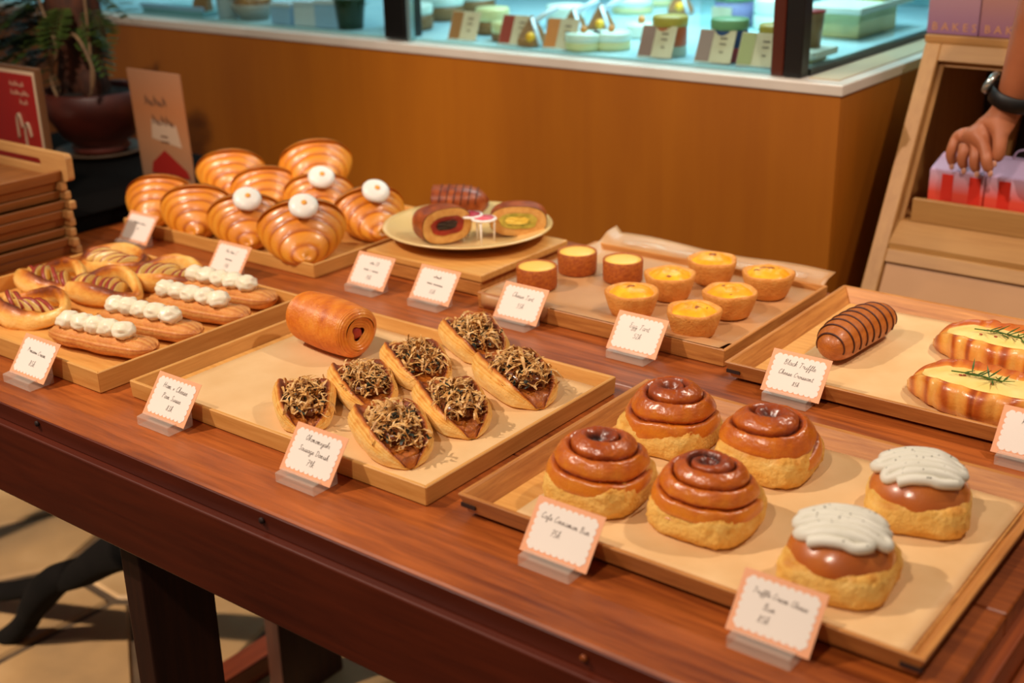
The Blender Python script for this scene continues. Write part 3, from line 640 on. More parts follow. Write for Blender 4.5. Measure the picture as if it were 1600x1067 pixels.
# ================================================================ stack of carrying trays at far left
SX1, SYB = -1.718, 1.09
ztop = .150; n_st = 9; step = ztop/(n_st+1.2)
for k in range(n_st):
    off = .006*math.sin(k*1.7); j = .004*math.cos(k*2.3)
    top = k == n_st-1
    lab = 'topmost wooden carrying tray with a handle slot on the stack at far left' if top else ('bottom wooden carrying tray of the stack at far left' if k == 0 else 'wooden carrying tray nested in the stack at far left, %s from the bottom' % ['', 'second', 'third', 'fourth', 'fifth', 'sixth', 'seventh', 'eighth'][k])
    t = thing('carrying_tray', lab, 'tray', (SX1-.15+off, SYB-.2+j, ZT+.0005+k*step), 0, 'stacked carrying trays')
    a, b_ = .15, .2; hh = step-.001 if not top else step*1.15
    MB().box((-a+.012, -b_+.012, .0005), (a-.012, b_-.012, min(.006, hh*.5))).build('floor_board', 'stack_wood_y', t, smooth=False)
    for sx in (-1, 1):
        MB().hexa([(sx*(a-.014), -b_, 0), (sx*(a-.004), -b_, 0), (sx*(a-.004), b_-.012, 0), (sx*(a-.014), b_-.012, 0), (sx*(a-.008), -b_, hh), (sx*a, -b_, hh), (sx*a, b_-.012, hh), (sx*(a-.008), b_-.012, hh)]).build('side_rail', 'stack_wood_y', t, smooth=False, bevel=.001, seg=1)
    MB().box((-a, -b_-.010, 0), (a, -b_-.0005, hh)).build('end_board', 'stack_wood_x', t, smooth=False, bevel=.001, seg=1)
    if not top:
        MB().box((-a-.004, b_-.0115, 0), (a+.012, b_, hh)).build('end_board', 'stack_wood_x', t, smooth=False, bevel=.003)
    else:
        # upright end board with rounded corners and a slot for the hand
        H_ = .042
        def rr(w0, w1, z0, z1, r, n=5):
            o = []
            for cx, cz, a0 in ((w1-r, z0+r, -PI/2), (w1-r, z1-r, 0), (w0+r, z1-r, PI/2), (w0+r, z0+r, PI)):
                o += [(cx+r*math.cos(a0+PI/2*i/n), cz+r*math.sin(a0+PI/2*i/n)) for i in range(n+1)]
            return o
        bmx = bmesh.new()
        outer = rr(-a-.004, a+.014, .0, H_, .008); inner = rr(-.055, .095, .016, .029, .0062)
        for yy in (b_-.0115, b_):
            pass
        for loop in (outer, inner):
            vs = [bmx.verts.new((x, b_-.0115, z)) for x, z in loop]
            for i in range(len(vs)): bmx.edges.new((vs[i], vs[(i+1) % len(vs)]))
        bmesh.ops.triangle_fill(bmx, edges=bmx.edges[:], use_beauty=True)
        r_ = bmesh.ops.extrude_face_region(bmx, geom=bmx.faces[:]); bmesh.ops.translate(bmx, vec=(0, .0115, 0), verts=[g for g in r_['geom'] if isinstance(g, bmesh.types.BMVert)])
        bmesh.ops.recalc_face_normals(bmx, faces=bmx.faces)
        me = bpy.data.meshes.new('end_board'); bmx.to_mesh(me); bmx.free(); me.materials.append(MATS['stack_wood_x'])
        o = bpy.data.objects.new('end_board', me); C.objects.link(o); o.parent = t; o['label'] = 'end board with a rounded handle slot'

# ================================================================ red sign, poster, potted plant
plain('sign_red', '9c0f0a', .35); plain('sign_cream', 'cdb496', .5); plain('cream_ink', 'd59a80', .5)
wood('frame_wood', '5a3a20', '704a2a', 'z', rough=.5)
YS = 1.19
q0, q1, q2 = at_y(-60, 88, YS), at_y(54, 108, YS), at_y(75, 222, YS)
sx0, sx1, stz = q0.x, q1.x, q1.z
rs_ = thing('red_sign', 'red framed notice with cream lettering behind the stacked trays', 'sign', ((sx0+sx1)/2, YS, ZT+.031), 0)
wd_ = (sx1-sx0)/2; hs = stz-ZT-.031
MB().box((-wd_, 0, 0), (wd_, .012, hs)).build('frame', 'frame_wood', rs_, smooth=False, bevel=.002)
MB().box((-wd_+.005, -.0006, .004), (wd_-.005, -.0001, hs-.006)).build('cream_border', 'sign_cream', rs_, smooth=False)
MB().box((-wd_+.011, -.0012, .010), (wd_-.011, -.0007, hs-.012)).build('red_panel', 'sign_red', rs_, smooth=False, bevel=.0002, seg=1)
pl_ = lambda x, y: (x, -.0016, y)
lettering([('^~^^~~^', wd_-.060, hs-.034, .0070), ('^~^^~~^^~', wd_-.054, hs-.049, .0070), ('^~~^', wd_-.046, hs-.064, .0070)], 'lettering', rs_, pl_, ink='cream_ink', width=.0016, slant=0)
mbh = MB()
for cx, cz, r in ((wd_-.064, hs-.092, .008), (wd_-.042, hs-.106, .009)):
    mbh.tube(crom([pl_(cx-r, cz-.032), pl_(cx-r, cz-.01), pl_(cx-r*.7, cz+.008), pl_(cx, cz+.012), pl_(cx+r*.6, cz+.002), pl_(cx+r*.9, cz-.012)], 5), .0042, 6, flat=.1)
mbh.build('hand_emblem', 'sign_cream', rs_)
# poster card leaning in front of the pot
grad('poster_print', [(0, '8f6a50'), (.35, 'a5714c'), (.65, 'a86a40'), (1, 'a07050')], 'Z', 0, .2)
plain('poster_ink', '6e4a34', .6); plain('poster_red', '8e1408', .6); plain('poster_pale', 'b89a80', .6)
PY_ = 1.40; pt_ = at_y(203, 105, PY_); pr_ = at_y(285, 116, PY_)
po = thing('poster_card', 'leaning pinkish poster card with a red croissant picture before the counter', 'poster', ((pt_.x+pr_.x)/2, PY_, ZT+.031), 0)
wp = (pr_.x-pt_.x); hp = pt_.z-ZT-.031
def pp(x, y, o=0): return (x-wp/2, -y/hp*.008-o, y)
MB().hexa([pp(0, .0), pp(wp, .0), pp(wp, 0, -.003), pp(0, 0, -.003), pp(0, hp), pp(wp, hp), pp(wp, hp, -.003), pp(0, hp, -.003)]).build('card', 'poster_print', po, smooth=False)
for tx, cx, cy in (('^~^~^', wp*.47, hp*.68), ('^~^^~', wp*.56, hp*.505)):
    lettering([(tx, cx, cy, .0145)], 'title', po, lambda x, y: pp(x, y, .0006), ink='poster_ink', width=.0018, slant=0)
lettering([('~~~~~', wp*.55, hp*.40, .005), ('~~~~~~', wp*.55, hp*.35, .005)], 'small_print', po, lambda x, y: pp(x, y, .0006), ink='poster_ink', width=.0012, slant=0)
mb = MB(); mb.hexa([pp(wp*.30, hp*.38, .0003), pp(wp*.86, hp*.33, .0003), pp(wp*.86, hp*.33, .0001), pp(wp*.30, hp*.38, .0001), pp(wp*.34, hp*.56, .0003), pp(wp*.80, hp*.53, .0003), pp(wp*.80, hp*.53, .0001), pp(wp*.34, hp*.56, .0001)]); mb.build('pale_patch', 'poster_pale', po, smooth=False)
pts = [(wp*.20, .01), (wp*.95, .01), (wp*.90, hp*.12), (wp*.52, hp*.285), (wp*.25, hp*.15)]
vs = [pp(x, y, .0012) for x, y in pts]; MB().add(vs, [(0, 1, 2, 3, 4)]).build('croissant_picture', 'poster_red', po, smooth=False)
MB().box((-.03, .0045, .0003), (.03, .035, .004)).build('back_foot', 'poster_print', po, smooth=False)

noisy('terracotta', '3c1108', '561c0d', 12, .5, bump=.1); noisy('soil', '120b07', '22150c', 60, .9, bump=.6)
noisy('bark', '2c150a', '57290f', 40, .8, bump=.9, stretch=(1, 1, .35)); noisy('saucer', '4a3626', '5b4532', 9, .5)
noisy('leaf', '16240b', '2d4313', 20, .5); noisy('leaf_b', '2c3a10', '465a1c', 20, .5); noisy('vine', '6b5138', '8d6e4c', 30, .7)
cp = at(166, 281, .031); pc = Vector((cp.x*1.47/cp.y, 1.47, ZT+.031))
pot = thing('potted_plant', 'dark ferny plant with twisted vines in a red clay pot', 'potted plant', pc); pot.scale = (.83, .83, .86)
MB().lathe([(.001, .0005), (.085, .0005), (.108, .014), (.104, .015), (.08, .006), (.001, .006)], 40).build('saucer', 'saucer', pot)
MB().lathe([(.001, .0065), (.062, .0065), (.070, .02), (.060, .026), (.085, .045), (.118, .10), (.125, .148), (.118, .152), (.108, .146), (.105, .138), (.001, .138)], 48).build('pot', 'terracotta', pot)
MB().ball((0, 0, .128), .10, 10, 24, (1, 1, .25), .15, 3).build('soil', 'soil', pot)
def trunk(pts, rad, name='trunk'):
    q = crom(pts, 6); mb = MB(); mb.tube(q, [rad[min(len(rad)-1, int(i/(len(q)-1)*(len(rad)-1)+.5))] for i in range(len(q))], 14)
    mb.v = [(x+.012*nz(x*30, y*30, z*30), y+.012*nz(y*30, z*30, x*30+5), z) for x, y, z in mb.v]; return mb.build(name, 'bark', pot)
trunk([(-.03, 0, .12), (-.02, -.01, .2), (-.035, 0, .28), (-.06, .01, .38)], [.06, .06, .055, .066, .064, .055])
trunk([(.03, -.02, .12), (.045, -.03, .17), (.02, -.02, .22)], [.03, .028, .018])
for pts, r in (([(-.09, -.03, .13), (-.10, -.05, .25), (-.105, -.05, .42)], .0032), ([(.005, -.1, .135), (-.012, -.1, .19), (.025, -.1, .245), (.022, -.1, .275), (-.02, -.09, .33), (-.04, -.09, .4)], .0038),
               ([(.075, -.07, .145), (.095, -.07, .165), (.095, -.06, .25), (.09, -.05, .42)], .0032), ([(.03, -.07, .275), (.07, -.08, .285), (.11, -.09, .27), (.135, -.09, .23), (.14, -.09, .205), (.128, -.09, .175)], .0042)):
    MB().tube(crom(pts, 8), r, 7).build('vine', 'vine', pot)
rg = random.Random(11)
def frond(base, dirv, L, mat, w=.016):
    """a feathery frond: midrib with paired leaflets"""
    mb = MB(); d = Vector(dirv).normalized(); side = d.cross(Vector((0, 0, 1))).normalized(); p = Vector(base); pts = []
    for i in range(13):
        t = i/12; pts.append(p + d*L*t + Vector((0, 0, -1))*L*.45*t*t)
    mb.tube(pts, [.0016*(1-.7*i/12) for i in range(13)], 5)
    for i in range(2, 13):
        k = math.sin(i/13*PI)**.6*w*2.2
        for s_ in (-1, 1):
            b_ = pts[i]; tip = b_ + side*s_*k + d*k*.55 + Vector((0, 0, rg.uniform(-.006, .004)))
            mid = (b_+tip)/2; nn = d*k*.42
            mb.add([b_, mid+nn, tip, mid-nn], [(0, 1, 2, 3)])
    return mb.build('frond', mat, pot, smooth=False)
for i in range(72):
    az = rg.uniform(PI*.62, PI*1.5); z = rg.uniform(.17, .46); r = rg.uniform(.02, .07)
    frond((-.05+r*math.cos(az), r*math.sin(az), z), (math.cos(az), math.sin(az), rg.uniform(-.25, .5)), rg.uniform(.12, .21), 'leaf' if i % 3 else 'leaf_b')
for b_, d in (((.02, 0, .33), (.8, -.3, -.1)), ((.01, .02, .36), (.9, .1, .0)), ((.0, -.02, .30), (.9, -.2, -.3)), ((.02, 0, .40), (.7, .4, .2)), ((-.02, -.03, .34), (.5, -.7, -.2))):
    frond(b_, d, .13, 'leaf_b', .02)
# ================================================================ pastries
GOLD = [(0, 'efa83c'), (.3, 'e2881e'), (.6, 'c56a10'), (.85, '93400a'), (1, '5a2306')]
baked('crust', GOLD, .34, 70, .3, .2, coat=.35)
baked('crust_fine', [(0, 'fbdc94'), (.3, 'f2b85a'), (.55, 'd07a22'), (.8, '92420e'), (1, '5c2408')], .45, 120, .28, .4, coat=.12)
baked('laminated', [(0, 'ee9c3c'), (.4, 'dd7a1c'), (.75, 'bb5610'), (1, '8c3808')], .38, 90, .4, .4, coat=.25)
baked('glazed', [(0, 'e08a2a'), (.25, 'c96716'), (.5, 'a0420c'), (.78, '64220a'), (1, '341004')], .30, 90, .45, .3, coat=.45)
baked('bun_side', [(0, 'f2ca72'), (.4, 'e8b050'), (.7, 'cf8426'), (1, '9a4c10')], .55, 75, .7, .8)
noisy('cinnamon', '3a1608', '70300f', 90, .5, bump=.5)
noisy('cream_pale', 'efe3c6', 'f6ecd4', 30, .35, bump=.1, sss=.15)
noisy('cream_pepper', 'dad6c6', 'e4e0d2', 40, .5, bump=.35)
plain('pepper', '4b4334', .7)
plain('egg_white', 'f4efe6', .35, sss=.15); plain('yolk', 'f0a53c', .35)
noisy('apple', 'e8b85a', 'f3d488', 40, .3, bump=.15, coat=.2); plain('apple_skin', '9b3a2c', .35)
noisy('custard', 'e89a10', 'f8c02a', 45, .38, bump=.5, coat=.08, c3='f2ac18')
noisy('scorch', '8a3a10', 'b0601c', 60, .4)
noisy('cheese_top', 'f2c050', 'f6cf68', 14, .4)
noisy('tart_shell', 'a04a14', 'bd661e', 260, .6, bump=.6)
baked('egg_tart_shell', [(0, 'f0bf72'), (.5, 'df9440'), (1, 'b4601a')], .55, 90, .6, .7)
noisy('bonito', 'b07634', 'ecc48a', 160, .5, c3='d6a058'); noisy('seaweed', '10140a', '26301a', 90, .5); noisy('sauce', '6e3410', '8f4a1a', 60, .3, coat=.4)
plain('ham', 'b0392a', .4)
noisy('choco_line', '3d1608', '552210', 60, .5)
noisy('velvet_crust', '7a2e0e', 'ac5218', 60, .42, bump=.3, coat=.15); noisy('crumb', 'cf8f45', 'e0a95c', 90, .6, bump=.5); noisy('red_filling', '7d160c', 'b52a14', 40, .4); noisy('choco_filling', '180806', '301009', 60, .4)
noisy('green_filling', '8d8a2c', 'c9b24a', 60, .55, bump=.4, c3='b59f3a'); noisy('custard_fill', 'e8c24a', 'f0d468', 50, .4)
noisy('rosemary', '2f4a18', '4f7026', 60, .5); noisy('chilli', '8d2c14', 'a93c1c', 60, .5)
noisy('cheese_fill', 'eecb70', 'f5dc90', 26, .4, bump=.12)
noisy('plate_glaze', 'e6c07a', 'eecd90', 4, .2, coat=.4)
plain('pick_white', 'f2e9e2', .4); plain('pick_pink', 'e0606c', .45); plain('pick_red', 'b3243a', .45)
PZ = .0080       # top of the paper

# ---- round croissants
def croissant_mesh(seed, W=.0640, Hh=.086, D=.066, rings=5.15):
    mb = MB(); n = 44; m = 110; bk = []; rr = []
    for i in range(m+1):
        s_ = -1 + 2*i/m; q = abs(s_)                       # -1 tip in front .. 1 tip behind
        base = max(0., 1-q**1.75)**.70
        ph = (1-q)**.92*rings+.35; f = ph-math.floor(ph)
        bead = math.sin(PI*min(1, max(0, f)))**.5
        k = base*(.86+.15*bead)+.018
        cz = Hh*.5*(.40+.60*max(0, 1-q**1.5))
        ring = []; rb = []
        groove = math.exp(-(min(f, 1-f)/.13)**2)
        for j in range(n):
            a = 2*PI*j/n; x = math.cos(a)*W*k; z = cz+math.sin(a)*Hh*.5*k
            tw = .004*math.sin(a*1.0+seed)
            y = s_*D + tw + .010*math.sin(a)*(1 if s_ < 0 else -1)*base
            ring.append((x+.0012*nz(x*40, z*40, seed), y+.016*(x/W)**2, max(z, .0)))
            rb.append(.10+.52*groove+.34*max(0, math.sin(a))**1.5*(1-.8*q)+.12*abs(math.cos(a))**3+.16*nz(x*25, y*25, z*25+seed))
        rr.append(ring); bk.append(rb)
    return mb.loft(rr, bk)
cro_me = [croissant_mesh(k).mesh('round_croissant', 'crust') for k in (1, 5)]
egg_me = MB().ball((0, 0, 0), .0222, 12, 24, (1, 1, .42), .06, 2).mesh('egg_topping', 'egg_white'); yk_me = MB().ball((0, 0, 0), .0048, 8, 14, (1, 1, .5)).mesh('yolk', 'yolk')
crs = [(-1.742, 1.275, 0, -.15, .90, 0, 'plain round croissant at the far left of the croissant tray'),
       (-1.730, 1.425, .014, .1, .93, 0, 'plain round croissant at the back left, behind the others'),
       (-1.590, 1.500, .030, .1, .98, 0, 'plain round croissant at the back right of the heap'),
       (-1.628, 1.262, 0, .0, .92, 0, 'plain round croissant in front, left of the egg-topped ones'),
       (-1.622, 1.405, .004, .05, .90, 0, 'plain round croissant in the middle of the heap'),
       (-1.512, 1.266, 0, .1, .93, 1, 'round croissant with an egg topping, leftmost of the four topped'),
       (-1.380, 1.262, .001, .05, 1.04, 1, 'large round croissant with an egg topping at the front corner'),
       (-1.505, 1.420, .006, .1, .90, 1, 'round croissant with an egg topping, hidden behind the front one'),
       (-1.378, 1.410, 0, .25, .93, 1, 'round croissant with an egg topping next to the plate')]
for k, (x_, y_, dz, rz, sc_, egg, lab) in enumerate(crs):
    t = thing('round_croissant', lab, 'croissant', (x_, y_, ZT+.0065+dz), rz+.80, 'round croissants in the heap')
    o = bpy.data.objects.new('crust', cro_me[k % 2]); C.objects.link(o); o.parent = t; o.scale = (sc_,)*3
    if egg:
        o = bpy.data.objects.new('egg_topping', egg_me); C.objects.link(o); o.parent = t; o.location = (.004, -.024*sc_, .0835*sc_); o.rotation_euler = (.72, .05, 0); o['label'] = 'white egg-shaped disc'
        y_ = bpy.data.objects.new('yolk', yk_me); C.objects.link(y_); y_.parent = o; y_.location = (.001, .0, .0086)

# ---- apple danishes
def apple_danish(x_, y_, rz, label, seed, L=.055, Wd=.034):
    t = thing('apple_danish', label, 'pastry', (x_, y_, ZT+.0065), rz, 'apple danishes')
    n = 72; path = []; rad = []; fl = []
    for i in range(n):
        a = 2*PI*i/n; e = abs(math.cos(a))
        x = L*math.cos(a)*(1+.20*e**6); y = Wd*math.sin(a)*(1-.15*e**4)
        lift = .009+.008*max(0, math.sin(a+.6))+.005*math.cos(2*a+seed)
        path.append((x, y, .006+lift)); rad.append(.0088*(1-.25*e**3)*(1+.15*nz(i*.3, seed))); fl.append(1.75-.5*e**2)
    bkf = lambda i, j: .22+.75*max(0, math.sin(2*PI*j/14))**.7*(.55+.45*math.sin(2*PI*i/n*2+seed))+.16*math.sin(j*2.2+i*.15)*.5+.10*nz(i*.4, j, seed)
    MB().tube(path, rad, 14, closed=True, flat=fl, bake=bkf).build('rolled_rim', 'crust_fine', t)
    def fn(u, v):
        a = 2*PI*v; r = u
        return (L*1.0*r*math.cos(a), Wd*1.0*r*math.sin(a), .004+.009*(1-r*r)+.002*nz(r*4, a, seed), .1+.2*r)
    MB().grid(fn, 8, 32, False, True).build('pastry_base', 'crust_fine', t)
    MB().prism([(L*.98*math.cos(2*PI*i/24), Wd*.98*math.sin(2*PI*i/24)) for i in range(24)], .0, .005).build('underside', 'crust_fine', t)
    rgx = random.Random(seed)
    for k in range(6):
        x = -.038+.0148*k; N = 12; w_ = .0235+.003*rgx.random(); hgt = .0135+.003*rgx.random(); th_ = .0036
        arc = [(w_*math.cos(PI*i/(N-1)), hgt*math.sin(PI*i/(N-1))) for i in range(N)]
        mb = MB(); mb.prism(arc, -th_, th_)
        o = mb.build('apple_slice', 'apple', t, loc=(x, rgx.uniform(-.004, .004), .0135+rgx.uniform(0, .003)), bevel=.0012, seg=2)
        o.rotation_euler = (PI/2-rgx.uniform(.1, .4), rgx.uniform(.75, 1.1)*(1 if k % 2 else .8)*0, PI/2*.55+rgx.uniform(-.35, .35)+seed*.4)
        MB().tube([(a_[0], a_[1], 0) for a_ in arc], [.0014]*N, 5, flat=2.2).build('apple_skin', 'apple_skin', o)
apple_danish(-1.560, 1.050, -.05, 'apple danish at the back corner of the left tray', 1)
apple_danish(-1.437, 1.052, .12, 'apple danish at the back right, touching the rearmost cream finger', 2)
apple_danish(-1.472, .966, .10, 'apple danish in the middle with a tall dark rim', 3)
apple_danish(-1.572, .950, .05, 'apple danish at the left edge, behind the front one', 4)
apple_danish(-1.488, .862, .12, 'dark-rimmed apple danish in front, above the corner price card', 5)

# ---- cream fingers
def finger_body():
    mb = MB(); m = 46; n = 30; rr = []; bk = []
    for i in range(m+1):
        s_ = -1+2*i/m; k = max(.02, 1-abs(s_)**7)**.5*(1+.04*math.sin(s_*9))
        ring = []; rb = []
        for j in range(n):
            a = 2*PI*j/n; rid = 1+.045*math.cos(13*a)+.03*nz(s_*12, a*3)
            y = .0235*k*rid*math.cos(a); z = .0155+.0150*k*rid*math.sin(a)
            if math.sin(a) > .55: z -= .004
            ring.append((.086*s_, y+.004*s_*s_, max(0, z))); rb.append(.36+.20*math.cos(13*a)+.15*nz(s_*5, a)+.12*(abs(s_) > .93))
        rr.append(ring); bk.append(rb)
    return mb.loft(rr, bk).mesh('choux_shell', 'finger_crust')
baked('finger_crust', [(0, 'eab468'), (.4, 'd98a42'), (.75, 'b5602a'), (1, '8a4318')], .42, 200, .5, .5, coat=.2)
fb = finger_body()
dl = [MB().ball((0, 0, 0), .0150, 18, 28, (1.02, .98, .76), .22, k).mesh('cream_dollop', 'cream_pale') for k in range(3)]
for k, (px, py, rz, lab) in enumerate(((160, 548, .16, 'cream-topped pastry finger nearest the tray corner, front of the row'), (232, 523, .14, 'cream-topped pastry finger second from the front'), (308, 497, .13, 'cream-topped pastry finger third from the front'), (352, 472, .12, 'cream-topped pastry finger rearmost in the row'))):
    p = at(px, py, .0065); t = thing('cream_finger', lab, 'pastry', (p.x, p.y, p.z), rz, 'cream fingers in a row')
    o = bpy.data.objects.new('choux_shell', fb); C.objects.link(o); o.parent = t
    for i in range(5):
        o = bpy.data.objects.new('cream_dollop', dl[(i+k) % 3]); C.objects.link(o); o.parent = t; o.location = (-.052+.0235*i, .001*((i+k) % 2), .0335+.001*((i*k) % 2)); o.rotation_euler = (0, 0, i*1.3+k)

# ---- laminated roll
def roll_mesh(Lh, R_, nr=46):
    mb = MB(); m = nr*4; n = 44; rr = []; bk = []
    for i in range(m+1):
        s_ = -1+2*i/m; ph = i/4
        k = (1-.10*s_*s_)*max(0.0, 1-max(0, (abs(s_)-.80)/.20)**2.6*.30)
        ring = []; rb = []
        for j in range(n):
            a = 2*PI*j/n; w_ = 1+.008*math.sin(2*PI*ph*.5+.6*math.sin(a*2))
            y = R_*k*w_*math.cos(a); z = R_*.97+R_*.97*k*w_*math.sin(a)
            ring.append((Lh*s_+.002*math.sin(a*2), y, max(z, .0))); rb.append(.36+.13*math.sin(2*PI*ph*.5+.6*math.sin(a*2))+.38*nz(s_*4, a*1.2, 3)+.2*nz(s_*14, a*5, 3))
        rr.append(ring); bk.append(rb)
    return mb.loft(rr, bk, False, False)
p = at(522, 548, PZ); t = thing('laminated_roll', 'large shiny laminated pastry roll with ham showing at its end', 'pastry', (p.x-.006, p.y+.004, p.z), -.10)
LH, RR = .056, .0345
roll_mesh(LH, RR, 104).build('crust', 'laminated', t)
for s_ in (-1, 1):
    def fn(u, v):
        a = 2*PI*v; hole = .26+.06*math.sin(3*a+1); r = hole+(.655-hole)*u
        return (s_*(LH-.005*(1-u)+.0005*math.sin(u*22)), RR*r*math.cos(a)*.955, RR*.97+RR*.97*r*math.sin(a)*.955, .05+.35*u*u)
    MB().grid(fn, 18, 36, False, True).build('coiled_end', 'laminated', t)
    MB().ball((s_*(LH-.013), 0, RR*.97), .0105, 8, 14, (.9, 1, 1), .2).build('ham_filling', 'ham', t)

# ---- danishes heaped with flakes
def danish_body(seed):
    mb = MB(); m = 48; rr = []; bk = []
    Lh, Wd = .057, .0380
    for i in range(m+1):
        s_ = -1+2*i/m
        e = max(.03, 1-abs(s_)**6)**.5
        wv = Wd*max(.05, 1-abs(s_)**4.2)**.5*(1-.13*s_+.05*nz(s_*2, seed))
        pk = math.exp(-((s_+.74)/.20)**2)                    # closed rear end rises to a peak
        hl = (.031-.004*s_-.008*max(0, s_-.3)+.005*nz(s_*2.4, seed))*e; hr = (.028-.004*s_-.008*max(0, s_-.3)+.005*nz(s_*2.4, seed+5))*e
        vz = (.0195+.013*pk-.005*max(0, s_))*e
        def side(h, sg, sd):
            o = [(.0, .0, .3), (.6, .0, .3), (.86, .0015, .2)]
            K = 15
            for k in range(K+1):
                t_ = k/K
                on = min(1, max(0, t_-.35)*3)
                lam = (1 if k % 2 else -1)*(.018*on)*(.5+.5*abs(nz(s_*2, sd)))
                a_ = .90+.13*math.sin(t_*PI*.9)-.10*t_**3+lam
                o.append((a_, .003+(h-.003)*t_**.9, .05+.26*t_**2+(.17 if k % 2 else 0)*on+.14*nz(s_*5, k*.5, sd)))
            o += [(.80, h*1.04, .72), (.74, h*1.01, .90), (.66, max(vz, h*.88), .88), (.56, max(vz, h*.74), .78), (.3, vz, .7)]
            return [(Lh*s_+.004*nz(a*5, s_*3, sd)-.004*abs(a)*e, sg*a*wv, max(0, z), b) for a, z, b in o]
        A = side(hl, -1, seed); B = side(hr, 1, seed+3)
        ring = A + list(reversed(B[1:]))
        rr.append([q[:3] for q in ring]); bk.append([q[3] for q in ring])
    return mb.loft(rr, bk)
def flakes(seed, n, mat, L0, w0, name, spread=(.036, .019), z0=.024, dz=.014, parent=None):
    rgx = random.Random(seed); mb = MB()
    for i in range(n):
        x = rgx.gauss(0, spread[0]*.5); y = rgx.gauss(0, spread[1]*.5)
        if abs(x) > .050 or abs(y) > .028: continue
        z = z0+dz*rgx.random()*math.exp(-(x/.035)**2-(y/.022)**2)
        d = Vector((rgx.uniform(-1, 1), rgx.uniform(-1, 1), rgx.uniform(-.35, .6))).normalized(); sd = d.cross(Vector((rgx.uniform(-.4, .4), rgx.uniform(-.4, .4), 1))).normalized(); up = sd.cross(d)
        L = L0*rgx.uniform(.5, 1.4); w_ = w0*rgx.uniform(.5, 1.3); cv = rgx.uniform(-3.2, 3.2); vs = []
        for k in range(5):
            t_ = k/4-.5; q = Vector((x, y, z))+d*L*t_+up*L*cv*(.25-t_*t_)*.6
            ww = w_*(1-.5*abs(t_*2)**2); vs += [q+sd*ww/2+up*w_*.2*math.sin(k*2), q-sd*ww/2]
        mb.add(vs, [(2*k, 2*k+1, 2*k+3, 2*k+2) for k in range(4)])
    o = mb.build(name, mat, parent, smooth=False); o['kind'] = 'stuff'
    return o
dan_me = [danish_body(k).mesh('folded_pastry', 'crust_fine') for k in (2, 6, 11, 17)]
ds = [(478, 650, -.75, .92, 'flaked danish half hidden behind its price card'), (572, 622, -.55, .95, 'flaked danish second from the left in the back row'), (655, 588, -.55, 1.0, 'flaked danish next to the laminated roll'),
      (745, 548, -.55, 1.0, 'flaked danish rearmost, by the back edge of its tray'), (810, 610, -.5, 1.08, 'flaked danish farthest right, with a smooth pale side'), (712, 655, -.55, 1.0, 'flaked danish right of centre in the front row'), (617, 697, -.55, 1.05, 'flaked danish frontmost, at the near corner of its tray')]
for k, (px, py, rz, s_, lab) in enumerate(ds):
    p = at(px, py, PZ); t = thing('flaked_danish', lab, 'danish', (p.x, p.y, p.z), rz, 'danishes topped with dried fish flakes'); t.scale = (s_*.97, s_*.95, s_)
    o = bpy.data.objects.new('folded_pastry', dan_me[k % 4]); C.objects.link(o); o.parent = t
    MB().ball((0, 0, .0215), .03, 8, 20, (1.3, .72, .30), .3, k).build('sauce', 'sauce', t)
    flakes(k*3+1, 330, 'bonito', .020, .0036, 'fish_flakes', spread=(.050, .030), z0=.023, dz=.020, parent=t)
    flakes(k*3+2, 70, 'seaweed', .0075, .0036, 'seaweed_flakes', spread=(.046, .024), z0=.026, dz=.014, parent=t)

# ---- tarts
ch_sh = MB().lathe([(.001, .0003), (.0265, .0003), (.0280, .002), (.0285, .030), (.0278, .0313), (.0262, .0310), (.0258, .0285), (.001, .0285)], 48).mesh('tart_shell', 'tart_shell')
ch_tp = MB().lathe([(.001, .0290), (.0257, .0288), (.0255, .0300), (.018, .0312), (.001, .0315)], 40).mesh('cheese_filling', 'cheese_top')
for px, py, lab in ((839, 448, 'flat-topped cheese tart nearest its price card'), (902, 424, 'flat-topped cheese tart at the back of the three'), (973, 437, 'flat-topped cheese tart beside the egg tarts')):
    p = at(px, py, .0150); t = thing('cheese_tart', lab, 'tart', (p.x, p.y, p.z), 0, 'cheese tarts')
    for nm, me in (('tart_shell', ch_sh), ('cheese_filling', ch_tp)): o = bpy.data.objects.new(nm, me); C.objects.link(o); o.parent = t
def egg_tart(px, py, label, seed, s_=1.0):
    p = at(px, py, .0150); t = thing('egg_tart', label, 'tart', (p.x, p.y, p.z), seed*1.1, 'egg tarts'); t.scale = (s_, s_, s_)
    wob = lambda a, k: 1+.035*math.sin(5*a+seed)*(k/6)+.05*nz(math.cos(a)*1.5+seed, math.sin(a)*1.5)*(k/6+.3)
    pr = [(.001, .0003), (.0225, .0003), (.0265, .003), (.0300, .012), (.0330, .022), (.0352, .030), (.0350, .0335), (.0325, .0345), (.0295, .0325), (.0270, .0275), (.001, .0265)]
    MB().lathe(pr, 44, wob=lambda a, k: wob(a, min(k, 7)), bake=[.3, .3, .4, .55, .5, .45, .7, .55, .35, .3, .3]).build('pastry_cup', 'egg_tart_shell', t)
    def fn(u, v):
        a = 2*PI*v; r = .0295*u; return (r*math.cos(a)*wob(a, 6), r*math.sin(a)*wob(a, 6), .0300+.0090*(1-u**3)+.0022*nz(r*130*math.cos(a), r*130*math.sin(a), seed)*(1-u*.4))
    MB().grid(fn, 12, 40, False, True).build('custard', 'custard', t)
    rgx = random.Random(seed*7); mb = MB()
    for i in range(rgx.choice((3, 5, 6)) if seed != 1 else 1):
        a = rgx.uniform(0, 2*PI); r = .018*rgx.random(); mb.ball((r*math.cos(a), r*math.sin(a), .0392-.0042*(r/.018)), .0055, 6, 12, (1.2*rgx.uniform(.6, 1.3), rgx.uniform(.5, 1.2), .28), .5, i)
    mb.build('scorched_spots', 'scorch', t)['kind'] = 'stuff'
